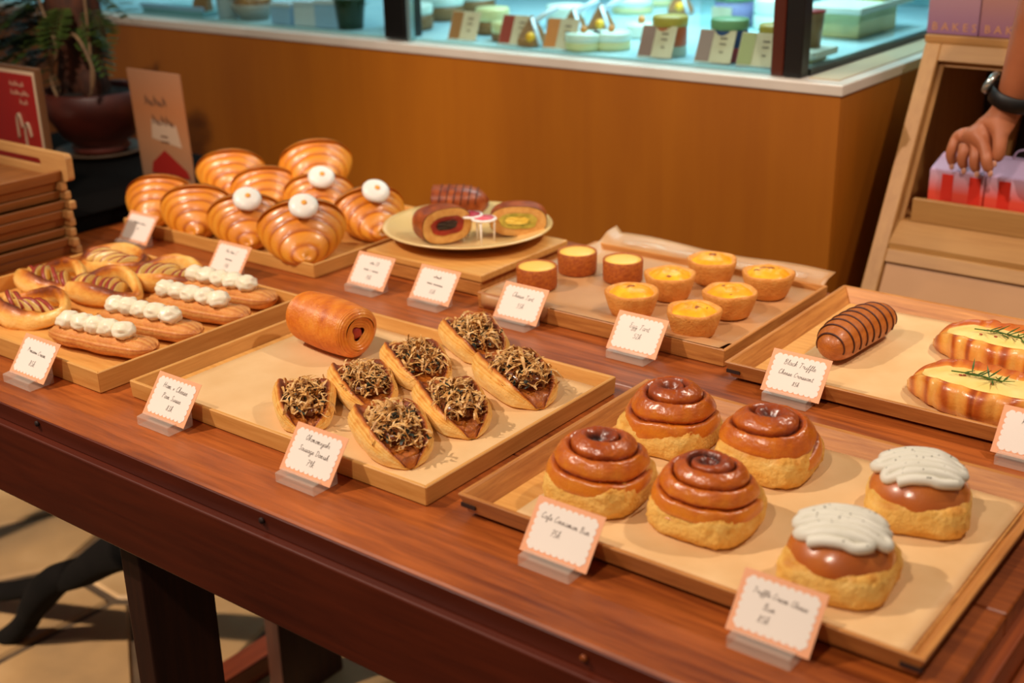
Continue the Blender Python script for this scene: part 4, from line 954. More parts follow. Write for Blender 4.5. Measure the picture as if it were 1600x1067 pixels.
for k, (px, py, lab) in enumerate(((987, 492, 'smooth yellow egg tart at the left front, unscorched'), (1046, 464, 'egg tart between the cheese tarts and the scorched one'), (1083, 522, 'egg tart at the very front, behind the egg tart card'), (1139, 492, 'darkly scorched egg tart in the middle of the right column'), (1112, 440, 'egg tart at the back left of the egg tart group'), (1198, 462, 'egg tart farthest right, near the tray corner'))):
    egg_tart(px, py, lab, k+1, 1.0)

# ---- striped roll
def log(Lh, R_):
    mb = MB(); m = 72; n = 36; rr = []; bk = []
    for i in range(m+1):
        s_ = -1+2*i/m; k = max(.02, 1-abs(s_)**5)**.45*(1-.10*s_*s_)
        ring = []; rb = []
        for j in range(n):
            a = 2*PI*j/n; ph = (s_*4.6+.10*math.sin(a)+.502)
            f = ph-math.floor(ph); gr = math.exp(-((f-.5)/.06)**2)
            rad = R_*k*(1-.025*gr)
            ring.append((rad*math.cos(a)+.006*s_*s_, Lh*s_, max(0, R_*.93+rad*.93*math.sin(a)))); rb.append(.45+.1*nz(s_*6, a)+.08*math.sin(a*14))
        rr.append(ring); bk.append(rb)
    return mb.loft(rr, bk)
p = at(1332, 545, PZ); t = thing('striped_roll', 'brown log-shaped roll with thin dark stripes', 'pastry', (p.x, p.y, p.z), -.08)
baked('brown_roll', [(0, 'cf7c34'), (.45, 'b0601f'), (.8, '8e4412'), (1, '6a2e0a')], .40, 110, .45, .35, coat=.2)
log(.076, .0262).build('crust', 'brown_roll', t)
for i in range(9):
    y = (-.87+i*.2174)*.076; s_ = y/.076; k = max(.02, 1-abs(s_)**5)**.45*(1-.10*s_*s_)
    if abs(s_) > .93: continue
    r_ = .0262*k*1.012
    pts = [(r_*math.cos(a)+.006*s_*s_, y-.0017*math.sin(a)*1.0, .0262*.93+r_*.93*math.sin(a)) for a in [PI*(-.12+1.24*q/24) for q in range(25)]]
    MB().tube(pts, .0011, 5).build('dark_stripe', 'choco_line', t)

# ---- open croissants filled with cheese
baked('croissant_side', [(0, 'f0bd62'), (.35, 'e2923a'), (.65, 'b8571a'), (1, '7c2f0c')], .3, 60, .35, .3, coat=.4)
def cheese_croissant(px, py, rz, label, seed):
    p = at(px, py, PZ); t = thing('cheese_croissant', label, 'croissant', (p.x, p.y, p.z), rz, 'open croissants with cheese and rosemary')
    mb = MB(); m = 90; rr = []; bk = []; Lh = .094
    for i in range(m+1):
        s_ = -1+2*i/m; q = abs(s_)
        k = max(.03, 1-q**1.9)**.62; seg = (q*3.6+.25+.1*math.sin(q*7+seed)); f = seg-math.floor(seg)
        bul = 1+.10*math.sin(PI*f)**.8-.05
        wy = .043*k*bul; zt_ = .038*(max(.05, 1-q**3))**.45
        bend = .020*q**2
        ring = []; rb = []
        sec = [(-.62, 0), (-.86, .10), (-.98, .34), (-1.0, .58), (-.95, .80), (-.86, .94), (-.74, .99), (-.62, .93), (-.4, .86), (0, .84), (.4, .88), (.66, 1.0), (.80, 1.10), (.92, 1.04), (1.0, .80), (.98, .4), (.8, .1), (.6, 0)]
        for j, (a, z) in enumerate(sec):
            fj = (f-.10*z) % 1; dark = .22+.55*math.exp(-((fj-.42)/.20)**2)+.12*nz(s_*10, seed)
            ring.append((Lh*s_+.003*nz(a*3, s_*5, seed), a*wy+bend, z*zt_*(1+(.06*nz(s_*8, a*2, seed+3) if j > 9 else 0))))
            rb.append((dark if 1 <= j <= 6 else (.25 if j < 11 else .62))+.15*nz(s_*14, a*4, seed))
        rr.append(ring); bk.append(rb)
    mb.loft(rr, bk).build('crust', 'croissant_side', t)
    def fn(u, v):
        s_ = (-.80+1.6*u); q = abs(s_); wy = .043*max(.03, 1-q**2.4)**.55; zt_ = .038*(max(.05, 1-q**3))**.45; e = min(1, min(u, 1-u)*9)
        a = (-.72+1.42*v)*(.35+.65*e)
        return (Lh*s_, a*wy+.020*q**2, zt_*(.86+.10*math.sin(PI*v)**.5)+.0012*nz(s_*9, v*5, seed)+.0012)
    MB().grid(fn, 40, 16).build('cheese_filling', 'cheese_fill', t)
    rgx = random.Random(seed)
    mb = MB(); base = Vector((.012, .002, .0385)); tip = base+Vector((-.052, -.006, .002)); mb.tube([base, (base+tip)/2+Vector((0, 0, .002)), tip], .0006, 5)
    for i in range(16):
        b_ = base.lerp(tip, (i/15)**1.3*.8); d = Vector((rgx.uniform(-.2, 1), rgx.uniform(-.9, .9), rgx.uniform(.0, .35))).normalized()*rgx.uniform(.012, .024); sd = Vector((-d.y, d.x, 0)).normalized()*.0011
        mb.add([b_, b_+d*.5+sd, b_+d, b_+d*.5-sd], [(0, 1, 2, 3)])
    mb.build('rosemary_sprig', 'rosemary', t, smooth=False, solid=.0006)
    mb = MB()
    for i in range(4): mb.ball((-.03+.022*rgx.random()*i*.6, .012*rgx.uniform(-1, 1), .0382), .0016, 5, 8, (1.4, .9, .5))
    mb.build('chilli_flakes', 'chilli', t)['kind'] = 'stuff'
cheese_croissant(1572, 574, -.02, 'open cheese croissant with rosemary, the one behind', 3)
cheese_croissant(1540, 645, -.02, 'open cheese croissant with rosemary in front, above the cut price card', 8)

# ---- buns
def bun_base(Wd, H0, seed):
    mb = MB(); n = 96; rr = []; bk = []
    for i, (k, z) in enumerate(((.02, .0002), (.80, .0002), (.93, .002), (.965, .005), (.985, .008), (.995, .012), (1.0, .016), (.995, .020), (.985, .024), (.975, .027), (.955, .030), (.92, .033), (.88, .036), (.70, .040), (.3, .042), (.02, .042))):
        ring = []; rb = []
        for j in range(n):
            a = 2*PI*j/n; c, s_ = sellipse(a, .56); w_ = 1+.035*nz(c*1.4, s_*1.4, seed+z*20)
            rough = .0016*nz(c*9, z*160, s_*9+seed)+.0012*nz(c*22, z*420, s_*22+seed)
            ring.append((Wd*k*c*w_+c*rough, Wd*k*s_*w_+s_*rough, z*H0/.042+(.0035*nz(c*2.2, s_*2.2, seed) if 2 < i < 15 else 0))); rb.append(.15+.35*max(0, nz(c*3, s_*3, z*90+seed))+(.25 if z > .030 else 0)+.2*max(0, nz(c*1.5, s_*1.5, seed+9)))
        rr.append(ring); bk.append(rb)
    return mb.loft(rr, bk)
def cinnamon_bun(px, py, rz, a0, label, seed, turns=3.3, sq=(1, 1), hgt=1.0, hand=1):
    p = at(px, py, PZ); t = thing('cinnamon_bun', label, 'bun', (p.x, p.y, p.z), rz, 'glazed cinnamon buns')
    bun_base(.0480, .036, seed).build('dough_base', 'bun_side', t)
    # a domed coil: the groove runs out from the eye and down the side
    R_, Z0, Z1 = .0462, .0245, .0640*hgt
    def fn(u, v):
        a = 2*PI*v; s_ = u
        n_ = turns*(s_**.92)
        ph = n_ - hand*v + a0; f = ph-math.floor(ph)
        th = s_*PI*.5*1.08; rr_ = math.sin(min(th, PI*.54))**.92
        zz = math.cos(th) if th < PI/2 else -(th-PI/2)*.9
        g = math.exp(-(min(f, 1-f)/.10)**2)                 # groove
        rid = math.sin(PI*f)**.55
        amp = min(1, s_*5)
        eye = math.exp(-(s_/.10)**2)
        c, sn = math.cos(a), math.sin(a)
        e = max(0, s_-.45)/.55; cs, ss = sellipse(a, 1-.22*e); 
        r = R_*rr_*(1+(.05*rid-.075*g)*amp)*(1+.03*nz(c*1.3, sn*1.3, seed))
        step = (f-.5)*.0042*amp*(1-.3*s_)
        z0_ = Z0-.011*max(0, math.cos(a-1.9*seed))**2+.003*nz(c*2, sn*2, seed)
        z = z0_+(Z1-z0_)*max(zz, -.3) + (.0030*rid-.0062*g)*amp*math.cos(min(th, PI/2)) - step*math.cos(min(th, 1.4)) - .010*eye
        bk_ = .14+.62*g*(.6+.4*nz(c*5, sn*5, seed+s_*9))+.42*max(0, 1-s_*1.1)+.30*eye-.12*s_+.22*max(0, nz(c*4*s_, sn*4*s_, seed*3.1))
        return (r*cs*sq[0], r*ss*sq[1], max(z+.0007*nz(c*s_*26, sn*s_*26, seed+s_*5), .016), bk_)
    MB().grid(fn, 90, 120, False, True).build('glazed_coil', 'glazed', t)
cinnamon_bun(937, 772, .10, .15, 'glazed cinnamon bun at the left, just behind its price card', 1, 3.5)
cinnamon_bun(1046, 688, .05, .4, 'glazed cinnamon bun at the back left of the four', 2, 3.4)
cinnamon_bun(1200, 728, .1, .75, 'glazed cinnamon bun at the back right with a loose flattened coil', 3, 3.0, (1.04, .94), .94, -1)
cinnamon_bun(1103, 815, .0, .6, 'glazed cinnamon bun in front with the tightest spiral', 4, 4.3)
baked('bun_dome', [(0, 'd2803a'), (.5, 'b55e20'), (1, '8a3d12')], .28, 60, .4, .12, coat=.4)
def cream_bun(px, py, rz, label, seed):
    p = at(px, py, PZ); t = thing('cream_bun', label, 'bun', (p.x, p.y, p.z), rz, 'buns topped with peppered cream')
    bun_base(.0465, .034, seed+20).build('dough_base', 'bun_side', t)
    def hz(x, y): r = math.hypot(x, y)/.0445; return .024+.030*math.sqrt(max(0, 1-min(1, r)**2.2))
    def fn(u, v):
        a = 2*PI*v; r = .0443*math.sin(u*PI/2); x, y = r*math.cos(a), r*math.sin(a); return (x, y, hz(x, y)-.001+.0012*nz(x*60, y*60, seed), .35+.3*nz(x*40, y*40, seed))
    MB().grid(fn, 14, 40, False, True).build('brown_dome', 'bun_dome', t)
    path = []; rows = 8
    for k in range(rows):
        yy = -.029+.058*k/(rows-1); hw = math.sqrt(max(.0001, .0345**2-yy*yy))*(1+.08*math.sin(k*2.1+seed))
        xs = [-hw, -hw*.4, hw*.4, hw] if k % 2 == 0 else [hw, hw*.4, -hw*.4, -hw]
        for x in xs: path.append((x+.003*math.sin(k), yy+.10*x, hz(x, yy+.1*x)+.0035))
    path = crom(path, 5)
    mbc = MB(); mbc.tube(path, [.0052*(1+.16*nz(i*.13, seed)) for i in range(len(path))], 10, flat=.95)
    def fn(u, v):
        a = 2*PI*v; r = .0325*u; x, y = r*math.cos(a), r*math.sin(a); return (x, y+.1*x, hz(x, y)+.0045-.003*u)
    mbc.grid(fn, 8, 28, False, True)
    cr = mbc.build('piped_cream', 'cream_pepper', t)
    rgx = random.Random(seed); mb = MB()
    for i in range(46):
        a = rgx.uniform(0, 2*PI); r = .034*math.sqrt(rgx.random()); x, y = r*math.cos(a), r*math.sin(a); q = min(path, key=lambda v: (v.x-x)**2+(v.y-y)**2)
        s_ = rgx.uniform(.0004, .0009); c = (q.x+rgx.uniform(-.003, .003), q.y+rgx.uniform(-.003, .003), q.z+.0044); mb.ball(c, s_, 4, 6, (1, 1, .8))
    mb.build('pepper_specks', 'pepper', cr)['kind'] = 'stuff'
cream_bun(1310, 905, .12, 'bun with ridged white cream in front, right above its price card', 3)
cream_bun(1432, 805, .3, 'bun with smeared white cream, the farther one at the tray edge', 6)

# ---- plate with cut filled rolls
pc_ = at(731, 357, .046); PLZ = .0328
pl = thing('plate', 'round cream plate holding cut filled rolls on the board', 'plate', (pc_.x, pc_.y, ZT+PLZ))
MB().lathe([(.001, .0004), (.062, .0004), (.066, .002), (.095, .0085), (.1265, .0185), (.130, .0205), (.1285, .0222), (.120, .0198), (.094, .0118), (.068, .0062), (.001, .0055)], 72).build('dish', 'plate_glaze', pl)
plz = ZT+PLZ+.0060
def cut_roll(px, py, rz, label, fill, core, L, Wd, Hh, stripes=0):
    p = at(px, py, PLZ+.008); t = thing('cut_roll', label, 'pastry', (p.x, p.y, plz+.003), rz, 'cut rolls on the plate')
    n = 30; prof = []
    for j in range(n):
        a = 2*PI*j/n; c, s_ = sellipse(a, .75); prof.append((Wd*c, Hh*.5+Hh*.5*s_))
    rr = []; m = 16
    for i in range(m+1):
        q = i/m; k = 1-.0*q; k = max(.05, 1-max(0, (q-.35)/.65)**2.6)**.5
        rr.append([(L*q, y*k, Hh*.45*(1-k)+z*k if k < 1 else z) for y, z in prof])
    MB().loft(rr, None, False, True).build('crust', 'velvet_crust', t)
    def face(k0, k1, x, mat, nm, dy=0, dz=0, sz=1):
        def fn(u, v):
            a = 2*PI*v; c, s_ = sellipse(a, .8); k = k0+(k1-k0)*u
            w_ = 1+.12*nz(c*2, s_*2, k*3)*(1 if k1 < .9 else .0)
            return (x+.0012*nz(c*6*k, s_*6*k, 2), Wd*k*c*w_+dy, Hh*.5+Hh*.5*k*s_*w_*sz+dz)
        MB().grid(fn, 6, 30, False, True).build(nm, mat, t)
    face(0, .985, -.0002, 'crumb', 'cut_face'); face(0, .66, -.0016, fill, 'filling_band', 0, .001, .8); face(0, .42, -.0030, core, 'filling_core', .002, .002, .62)
    for k in range(stripes):
        x = L*(.12+.13*k); q = x/L; kk = max(.05, 1-max(0, (q-.35)/.65)**2.6)**.5*1.012
        MB().tube([(x+.004*math.sin(a), Wd*kk*sellipse(a, .75)[0], Hh*.45*(1-kk)+(Hh*.5+Hh*.5*sellipse(a, .75)[1])*kk) for a in [PI*(.02+.96*i/18) for i in range(19)]], .0009, 5).build('dark_stripe', 'choco_line', t)
cut_roll(700, 381, 2.75, 'cut roll with red and chocolate filling at the left of the plate', 'red_filling', 'choco_filling', .062, .041, .053)
cut_roll(678, 340, .62, 'striped whole half roll lying at the back of the plate', 'red_filling', 'crumb', .088, .032, .050, 6)
cut_roll(810, 370, 2.2, 'cut roll with green and yellow filling at the right of the plate', 'green_filling', 'custard_fill', .062, .043, .046)
for k, (px, py, col, lab) in enumerate(((736, 372, 'pick_red', 'small white plastic stand with dark red disc, the rear one on the plate'), (757, 376, 'pick_pink', 'small white plastic stand with bright pink disc, the front one on the plate'))):
    p = at(px, py, PLZ+.008); t = thing('disc_stand', lab, 'plastic stand', (p.x, p.y, plz+.0004), k*.5, 'white plastic disc stands on the plate')
    hT = .036-.002*k
    MB().lathe([(.001, hT), (.0185, hT), (.0195, hT+.0015), (.0185, hT+.003), (.001, hT+.003)], 32).build('top_disc', 'pick_white', t)
    MB().lathe([(.001, hT+.0031), (.0150, hT+.0031), (.0150, hT+.0038), (.001, hT+.0040)], 28, wob=lambda a, q: 1+.05*math.sin(7*a)).build('coloured_print', col, t)
    for i in range(3):
        a = 2*PI*i/3+.4; MB().tube([(.0155*math.cos(a), .0155*math.sin(a), hT), (.0150*math.cos(a), .0150*math.sin(a), .0)], [.0016, .0012], 8).build('leg', 'pick_white', t)
# ================================================================ things inside the display case
CF = CZ+.0065
def at_case(px, py, r=.02, wx=0.0):
    """a spot on the case floor, kept clear of the panes"""
    p = at(px, py, CF); y0 = GY+.014+r
    if p.y < y0: p.x *= y0/p.y; p.y = y0
    p.x = min(p.x, GX-.062-wx)
    return p
noisy('cake_white', 'cfe0d2', 'dfeadf', 20, .4); noisy('cake_cream', 'c9c48c', 'd8d39c', 20, .4); noisy('cake_brown', '6b4a28', '8a6236', 20, .5); noisy('praline', '8a5a30', 'a9743f', 30, .4)
plain('orange_ball', 'd88a3e', .4); plain('white_stick', 'd9e6f2', .3); noisy('label_text', 'cdb394', 'd9c2a4', 30, .6)
for nm, c in (('pic_brown', 'a4693a'), ('pic_red', '9a2f1c'), ('pic_orange', 'd0762a'), ('pic_dark', '7a4030'), ('pic_olive', '8a7f1e'), ('gold_lid', 'b59a3a'), ('green_lid', '6f9a6a'), ('jar_orange', 'b8562a'), ('jar_blue', '1f3f70'), ('jar_red', 'a5303c'), ('jar_glass', '9fb0a0'), ('cup_white', 'cfd3d6'), ('kraft', '8d6238'), ('bowl_grey', '9a938a'), ('carton_blue', '8fb4d4'), ('carton_white', 'c2cfd8'), ('planter_green', '1d3418'), ('yellow_box', 'c9c02a'), ('slab_white', 'c9d6cc'), ('lilac_can', '7d74a8'), ('brown_cup', '8a6a4a')): plain(nm, c, .4)
def case_card(px, py, pic, label):
    p = at_case(px, py, .010, .066); t = thing('case_label', label, 'label card', p, .05, 'picture labels in the display case')
    w_, h_, sl = .066, .050, .022
    def q(x, y, o=0): return (x, y/h_*sl-o, .003+y)
    MB().hexa([q(0, 0), q(w_, 0), q(w_, 0, -.0015), q(0, 0, -.0015), q(0, h_), q(w_, h_), q(w_, h_, -.0015), q(0, h_, -.0015)]).build('card', 'label_text', t, smooth=False)
    vs = [q(0.001, .001, .0004), q(w_*.40, .001, .0004), q(w_*.40, h_-.001, .0004), q(.001, h_-.001, .0004)]; MB().add(vs, [(0, 1, 2, 3)]).build('picture', pic, t, smooth=False)
    lettering([('~~~~', w_*.70, h_*.72, .004), ('~~~~~', w_*.70, h_*.55, .003), ('~~~', w_*.70, h_*.3, .003)], 'print', t, lambda x, y: q(x, y, .0006), width=.0008, slant=0)
    MB().box((.002, -.006, .0002), (w_-.002, .012, .003)).build('clear_foot', 'acrylic', t, smooth=False)
for px, py, pic, lab in ((700, 73, 'pic_brown', 'picture label leftmost in the right half of the glass case'), (778, 81, 'pic_red', 'picture label with a dark red photo, second from the post'), (848, 86, 'pic_orange', 'picture label with an orange photo before the mousse cakes'), (995, 100, 'pic_dark', 'picture label before the orange jar'), (1084, 104, 'pic_dark', 'picture label before the blue and red jar'), (1168, 112, 'pic_olive', 'picture label with an olive photo by the corner post')):
    case_card(px, py, pic, lab)
def cake(px, py, r, h, mats, label, ball=None, group='round cakes in the display case'):
    p = at_case(px, py, r+.004, r); t = thing('round_cake', label, 'cake', p, 0, group); z = 0.0003
    for k, (mt, f) in enumerate(mats):
        MB().lathe([(.001, z), (r*.97, z), (r, z+h*f*.25), (r, z+h*f*.75), (r*.96, z+h*f), (.001, z+h*f)], 28).build('layer', mt, t); z += h*f+.0002
    if ball: MB().ball((0, 0, z+ball*.8), ball, 10, 16).build('orange_ball', 'orange_ball', t)
for px, py, r, h, mts, bl, lab in ((797, 62, .036, .034, (('cake_brown', .4), ('cake_cream', .6)), None, 'pale topped round cake behind the red photo label'), (770, 52, .034, .05, (('cake_brown', .5), ('cake_cream', .5)), None, 'pale topped round cake behind the leftmost cakes'), (884, 42, .04, .044, (('cake_brown', .4), ('cake_white', .6)), None, 'wide pale cake behind the wrapped pralines'),
        (912, 88, .034, .030, (('cake_cream', .5), ('cake_white', .5)), .0065, 'white mousse cake with an orange ball at the front'), (955, 76, .036, .030, (('cake_cream', .5), ('cake_white', .5)), .0065, 'white mousse cake with an orange ball, second row'), (1002, 58, .030, .026, (('cake_white', 1),), .008, 'small white cake with a big orange ball behind the mousse cakes'),
        (988, 20, .045, .03, (('cake_cream', .5), ('cake_white', .5)), None, 'flat pale cake at the back centre of the case'), (1030, 8, .04, .03, (('cake_cream', .5), ('cake_white', .5)), None, 'flat pale cake at the back beside the caramel cup'),
        (640, 45, .05, .05, (('cake_brown', .6), ('cake_white', .4)), None, 'dark based cake near the left post of the case'), (690, 30, .05, .05, (('cake_brown', .6), ('cake_white', .4)), None, 'dark based cake behind the leftmost picture label'), (740, 20, .05, .05, (('cake_brown', .6), ('cake_white', .4)), None, 'dark based cake at the back of the left row'),
        (1212, 45, .045, .06, (('cake_white', .45), ('cake_white', .55)), .007, 'tall white layer cake beside the corner post')):
    cake(px, py, r, h, mts, lab, bl)
def praline(px, py, label):
    p = at_case(px, py, .034, .05); t = thing('wrapped_praline', label, 'pastry', p, .4, 'pyramid pralines in the display case')
    MB().loft([[(r*math.cos(2*PI*i/5), r*math.sin(2*PI*i/5), z) for i in range(5)] for r, z in ((.030, .0003), (.031, .012), (.018, .034), (.003, .055))]).build('pyramid', 'praline', t, smooth=False, bevel=.003)
    MB().ball((.002, -.022, .018), .010, 8, 12).build('caramel_ball', 'custard', t)
    MB().tube([(.006, -.008, .045), (.045, .012, .068)], .0055, 10).build('white_stick', 'white_stick', t)
    MB().tube([(.003, -.012, .052), (.022, -.026, .004)], .005, 8, flat=.3).build('paper_ribbon', 'white_stick', t)
praline(832, 72, 'pyramid praline with white stick, nearest the orange photo label'); praline(897, 56, 'pyramid praline with white stick in the middle'); praline(939, 50, 'pyramid praline with white stick, the farthest right'); praline(1062, 22, 'pyramid praline at the back beside the glass dome')
def jar(px, py, r, h, lid, bands, label):
    p = at_case(px, py, r+.03, r); t = thing('preserve_jar', label, 'jar', p, 0, 'lidded jars in the display case'); z = .0003
    for mt, f in bands:
        MB().lathe([(.001, z), (r*.98, z), (r, z+.002), (r, z+h*f-.002), (r*.98, z+h*f), (.001, z+h*f)], 32).build('glass_band', mt, t); z += h*f+.0002
    MB().lathe([(.001, z), (r*1.02, z), (r*1.04, z+.003), (r*1.04, z+.014), (r*.99, z+.017), (.001, z+.018)], 36).build('lid', lid, t)
jar(1046, 90, .030, .050, 'gold_lid', (('jar_glass', .35), ('jar_orange', .65)), 'orange preserve jar with a gold lid'); jar(1138, 98, .031, .052, 'green_lid', (('jar_red', .45), ('jar_blue', .55)), 'blue and red preserve jar with a green lid'); jar(1214, 98, .028, .045, 'gold_lid', (('jar_glass', .5), ('pic_olive', .5)), 'olive preserve jar with a gold lid at the corner post')
p = at_case(1142, 42, 0.066); t = thing('cake_dome', 'clear glass dome over a lilac tin behind the jars', 'cloche', p)
MB().lathe([(.06, .0003), (.062, .002), (.062, .07), (.052, .098), (.03, .112), (.001, .116)], 40, cap0=False).build('dome', 'glass', t); MB().ball((0, 0, .122), .007, 8, 12).build('knob', 'glass', t)
p2 = at_case(1146, 40, 0.066); t = thing('lilac_tin', 'round lilac tin with a pale label under the glass dome', 'tin', (p2.x, p2.y, p2.z+.0004)); MB().lathe([(.001, 0), (.038, 0), (.039, .002), (.039, .05), (.001, .05)], 32).build('body', 'lilac_can', t); MB().lathe([(.001, .0505), (.040, .0505), (.040, .062), (.001, .063)], 32).build('lid', 'green_lid', t)
MB().box((-.028, -.042, .008), (.016, -.0395, .040)).build('paper_label', 'label_text', t, smooth=False)
# things seen through the end pane of the case
def pedestal(px, py, w, d, h, label):
    p = at_case(px, py, d/2, 0); p.x = min(p.x, GX-.016-w/2); t = thing('white_stand', label, 'stand', p, 0, 'white display stands'); MB().box((-w/2, -d/2, h-.012), (w/2, d/2, h)).build('top_slab', 'slab_white', t, smooth=False, bevel=.002); MB().box((-w*.35, -d*.35, .0003), (w*.35, d*.35, h-.0125)).build('foot_block', 'cake_cream', t, smooth=False, bevel=.002)
    return p, h
p, h = pedestal(1338, 50, .12, .26, .06, 'long white display stand behind the end pane')
t = thing('yellow_box', 'yellow and red toy-like box on the white stand', 'box', (p.x+.02, p.y+.02, p.z+h+.0004)); MB().box((-.03, -.02, 0), (.03, .02, .022)).build('base', 'yellow_box', t, smooth=False, bevel=.003); MB().box((-.026, -.018, .0223), (.026, .018, .05)).build('upper', 'jar_red', t, smooth=False, bevel=.003)
pq, hq = pedestal(1295, 98, .09, .09, .022, 'low white display stand near the black corner post')
t = thing('brown_cup', 'tall brown paper cup seen through the end pane', 'cup', (pq.x+.01, pq.y+.01, pq.z+hq+.0004)); MB().lathe([(.001, .0003), (.016, .0003), (.020, .055), (.0205, .056), (.0185, .054), (.001, .05)], 24).build('cup', 'brown_cup', t); MB().lathe([(.001, .0565), (.0215, .0565), (.0215, .06), (.001, .061)], 24).build('lid', 'jar_red', t)
# left half of the case
p = at_case(358, 34, 0.036); t = thing('white_cup', 'tall white paper cup behind the left pane', 'cup', p); MB().lathe([(.001, .0003), (.022, .0003), (.029, .085), (.031, .087), (.027, .084), (.001, .08)], 28).build('cup', 'cup_white', t); MB().lathe([(.001, .0885), (.032, .0885), (.03, .098), (.001, .099)], 28).build('lid', 'cup_white', t)
p = at_case(318, 34, 0.03); t = thing('paper_bag', 'small brown paper bag beside the white cup', 'bag', p, .2); MB().hexa([(-.025, -.012, .0003), (.02, -.012, .0003), (.02, .018, .0003), (-.025, .018, .0003), (-.01, -.002, .075), (.024, -.002, .075), (.024, .006, .075), (-.01, .006, .075)]).build('bag', 'kraft', t, smooth=False, bevel=.002); MB().box((-.01, -.004, .0755), (.024, .008, .088)).build('folded_top', 'kraft', t, smooth=False)
p = at_case(398, 32, 0.055); t = thing('pastry_bowl', 'grey bowl heaped with brown pastry behind the left pane', 'bowl', p); MB().lathe([(.001, .0003), (.03, .0003), (.045, .02), (.05, .034), (.047, .034), (.001, .018)], 32).build('bowl', 'bowl_grey', t); MB().ball((0, 0, .034), .042, 10, 20, (1, 1, .6), .25, 4).build('pastry_heap', 'praline', t); MB().ball((.01, -.02, .056), .006, 8, 12).build('gold_ball', 'orange_ball', t)
for k, (px, py, mt, lab) in enumerate(((450, 44, 'carton_blue', 'pale blue carton in the left half of the case'), (487, 48, 'carton_white', 'white carton between the blue ones'), (520, 52, 'carton_blue', 'pale blue carton next to the green planter'))):
    p = at_case(px, py, .032); t = thing('carton', lab, 'carton', p, .1*k, 'cartons in the display case'); MB().box((-.03, -.02, .0003), (.03, .025, .036+.006*k)).build('body', mt, t, smooth=False, bevel=.002); MB().box((-.031, -.021, .0365+.006*k), (.031, .026, .046+.006*k)).build('lid', 'carton_white', t, smooth=False, bevel=.002)
p = at_case(549, 50, 0.04); t = thing('green_planter', 'small dark green planter by the middle post', 'planter', p); MB().lathe([(.001, .0003), (.026, .0003), (.033, .06), (.034, .062), (.03, .06), (.001, .055)], 28).build('pot', 'planter_green', t)
mb = MB()
for i in range(30):
    a = i*2.4; r = .004+.02*(i/30); z = .07+.02*math.sin(i); d = Vector((math.cos(a), math.sin(a), .5)); s_ = Vector((-d.y, d.x, 0))*.006; b_ = Vector((r*math.cos(a), r*math.sin(a), z-.012)); mb.add([b_, b_+d*.012+s_, b_+d*.025, b_+d*.012-s_], [(0, 1, 2, 3)])
mb.build('leaves', 'leaf', t, smooth=False)['kind'] = 'stuff'
p = at_case(268, 30, 0); t = thing('blue_tray', 'shallow blue grey tray at the far left of the case', 'tray', (p.x, p.y+.06, p.z)); MB().box((-.12, -.05, .0003), (.10, .06, .012)).build('base', 'case_back', t, smooth=False, bevel=.003); MB().box((-.122, -.052, .0123), (.102, -.046, .022)).build('front_lip', 'carton_blue', t, smooth=False)

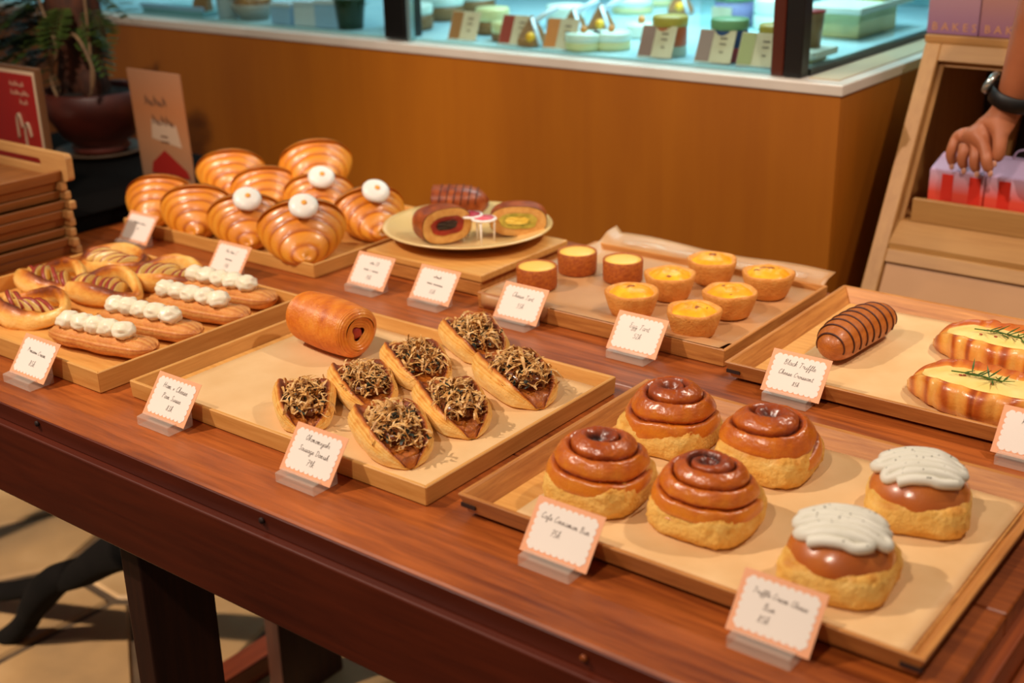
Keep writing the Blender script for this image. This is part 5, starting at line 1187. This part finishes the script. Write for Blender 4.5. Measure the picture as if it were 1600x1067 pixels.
# ================================================================ the reaching arm
noisy('skin', 'a8603c', 'b86e48', 18, .5, sss=.12)
plain('strap', '0c0b0c', .5); plain('watch_metal', 'b9c0bc', .2, metal=.8); plain('nail', 'c58a70', .35)
HY = BY-.012
def hp(px, py, dy=0.0): return at_y(px, py, HY+dy)
V = []; E_ = []; RAD = []
def jn(p, r, par=None, fl=1.0):
    V.append(p); RAD.append((r, r*fl))
    if par is not None: E_.append((par, len(V)-1))
    return len(V)-1
elb = jn(hp(1700, -190, -.10), .040); fa = jn(hp(1640, -20, -.05), .038, elb); fb_ = jn(hp(1612, 70, -.025), .034, fa); fc = jn(hp(1594, 125, -.012), .029, fb_)
wr = jn(hp(1575, 172, -.004), .025, fc); pm = jn(hp(1552, 193, -.006), .026, wr); pk = jn(hp(1530, 212, -.012), .026, pm)
tips = []
for kx, ky, mx_, my_, tx, ty, dy in ((1496, 214, 1485, 238, 1489, 258, .008), (1510, 223, 1502, 248, 1508, 265, -.014), (1527, 231, 1521, 254, 1528, 270, -.026), (1543, 234, 1541, 256, 1549, 269, -.034)):
    a = jn(hp(kx, ky, dy), .0115, pk); b_ = jn(hp((kx*.45+mx_*.55), (ky*.4+my_*.6), dy-.010), .0098, a); c = jn(hp(mx_, my_+3, dy-.010), .0090, b_); d = jn(hp(tx, ty, dy-.006), .0074, c); tips.append((V[c], V[d]))
a = jn(hp(1562, 212, -.030), .0125, pm); b_ = jn(hp(1562, 236, -.036), .0108, a); c = jn(hp(1556, 254, -.036), .0088, b_); tips.append((V[b_], V[c]))
per = thing('person', 'bare forearm and hand reaching down to a gift box, wearing a wrist strap', 'person', (0, 0, 0))
me = bpy.data.meshes.new('arm'); me.from_pydata([tuple(v) for v in V], E_, []); arm = bpy.data.objects.new('arm', me); C.objects.link(arm); arm.parent = per
me.materials.append(MATS['skin'])
sk = arm.modifiers.new('skin', 'SKIN'); sk.use_smooth_shade = True; sk.branch_smoothing = .6
for i, (rx, ry_) in enumerate(RAD): me.skin_vertices[0].data[i].radius = (rx, ry_)
me.skin_vertices[0].data[0].use_root = True
sb = arm.modifiers.new('sub', 'SUBSURF'); sb.levels = sb.render_levels = 2
for a, b_ in tips:
    d = (b_-a).normalized(); q = b_+d*.001+Vector((0, -.0066, 0)); MB().ball((0, 0, 0), .0042, 6, 10, (1, .3, 1.25)).build('fingernail', 'nail', per, loc=q)
w0 = V[fc].lerp(V[wr], .55); ax = (V[wr]-V[fc]).normalized(); s1 = ax.cross(Vector((0, 1, 0))).normalized(); s2 = ax.cross(s1)
wt = thing('wrist_strap', 'black wrist strap with a pale metal watch case on the forearm', 'watch', (0, 0, 0))
rings = []
for k in (-.011, -.0105, .0105, .011):
    r_ = .0335 if abs(k) < .0108 else .0315
    rings.append([tuple(w0+ax*k+s1*math.cos(2*PI*j/28)*r_+s2*math.sin(2*PI*j/28)*r_) for j in range(28)])
MB().loft(rings, None, False, False).build('strap', 'strap', wt, solid=.002)
wc = w0-ax*.006+s1*(-.034 if s1.x > 0 else .034)
o = MB().lathe([(.001, 0), (.0165, 0), (.018, .002), (.018, .007), (.016, .009), (.001, .009)], 28).build('watch_case', 'watch_metal', wt, loc=wc); o.rotation_euler = (wc-w0).to_track_quat('Z', 'Y').to_euler()
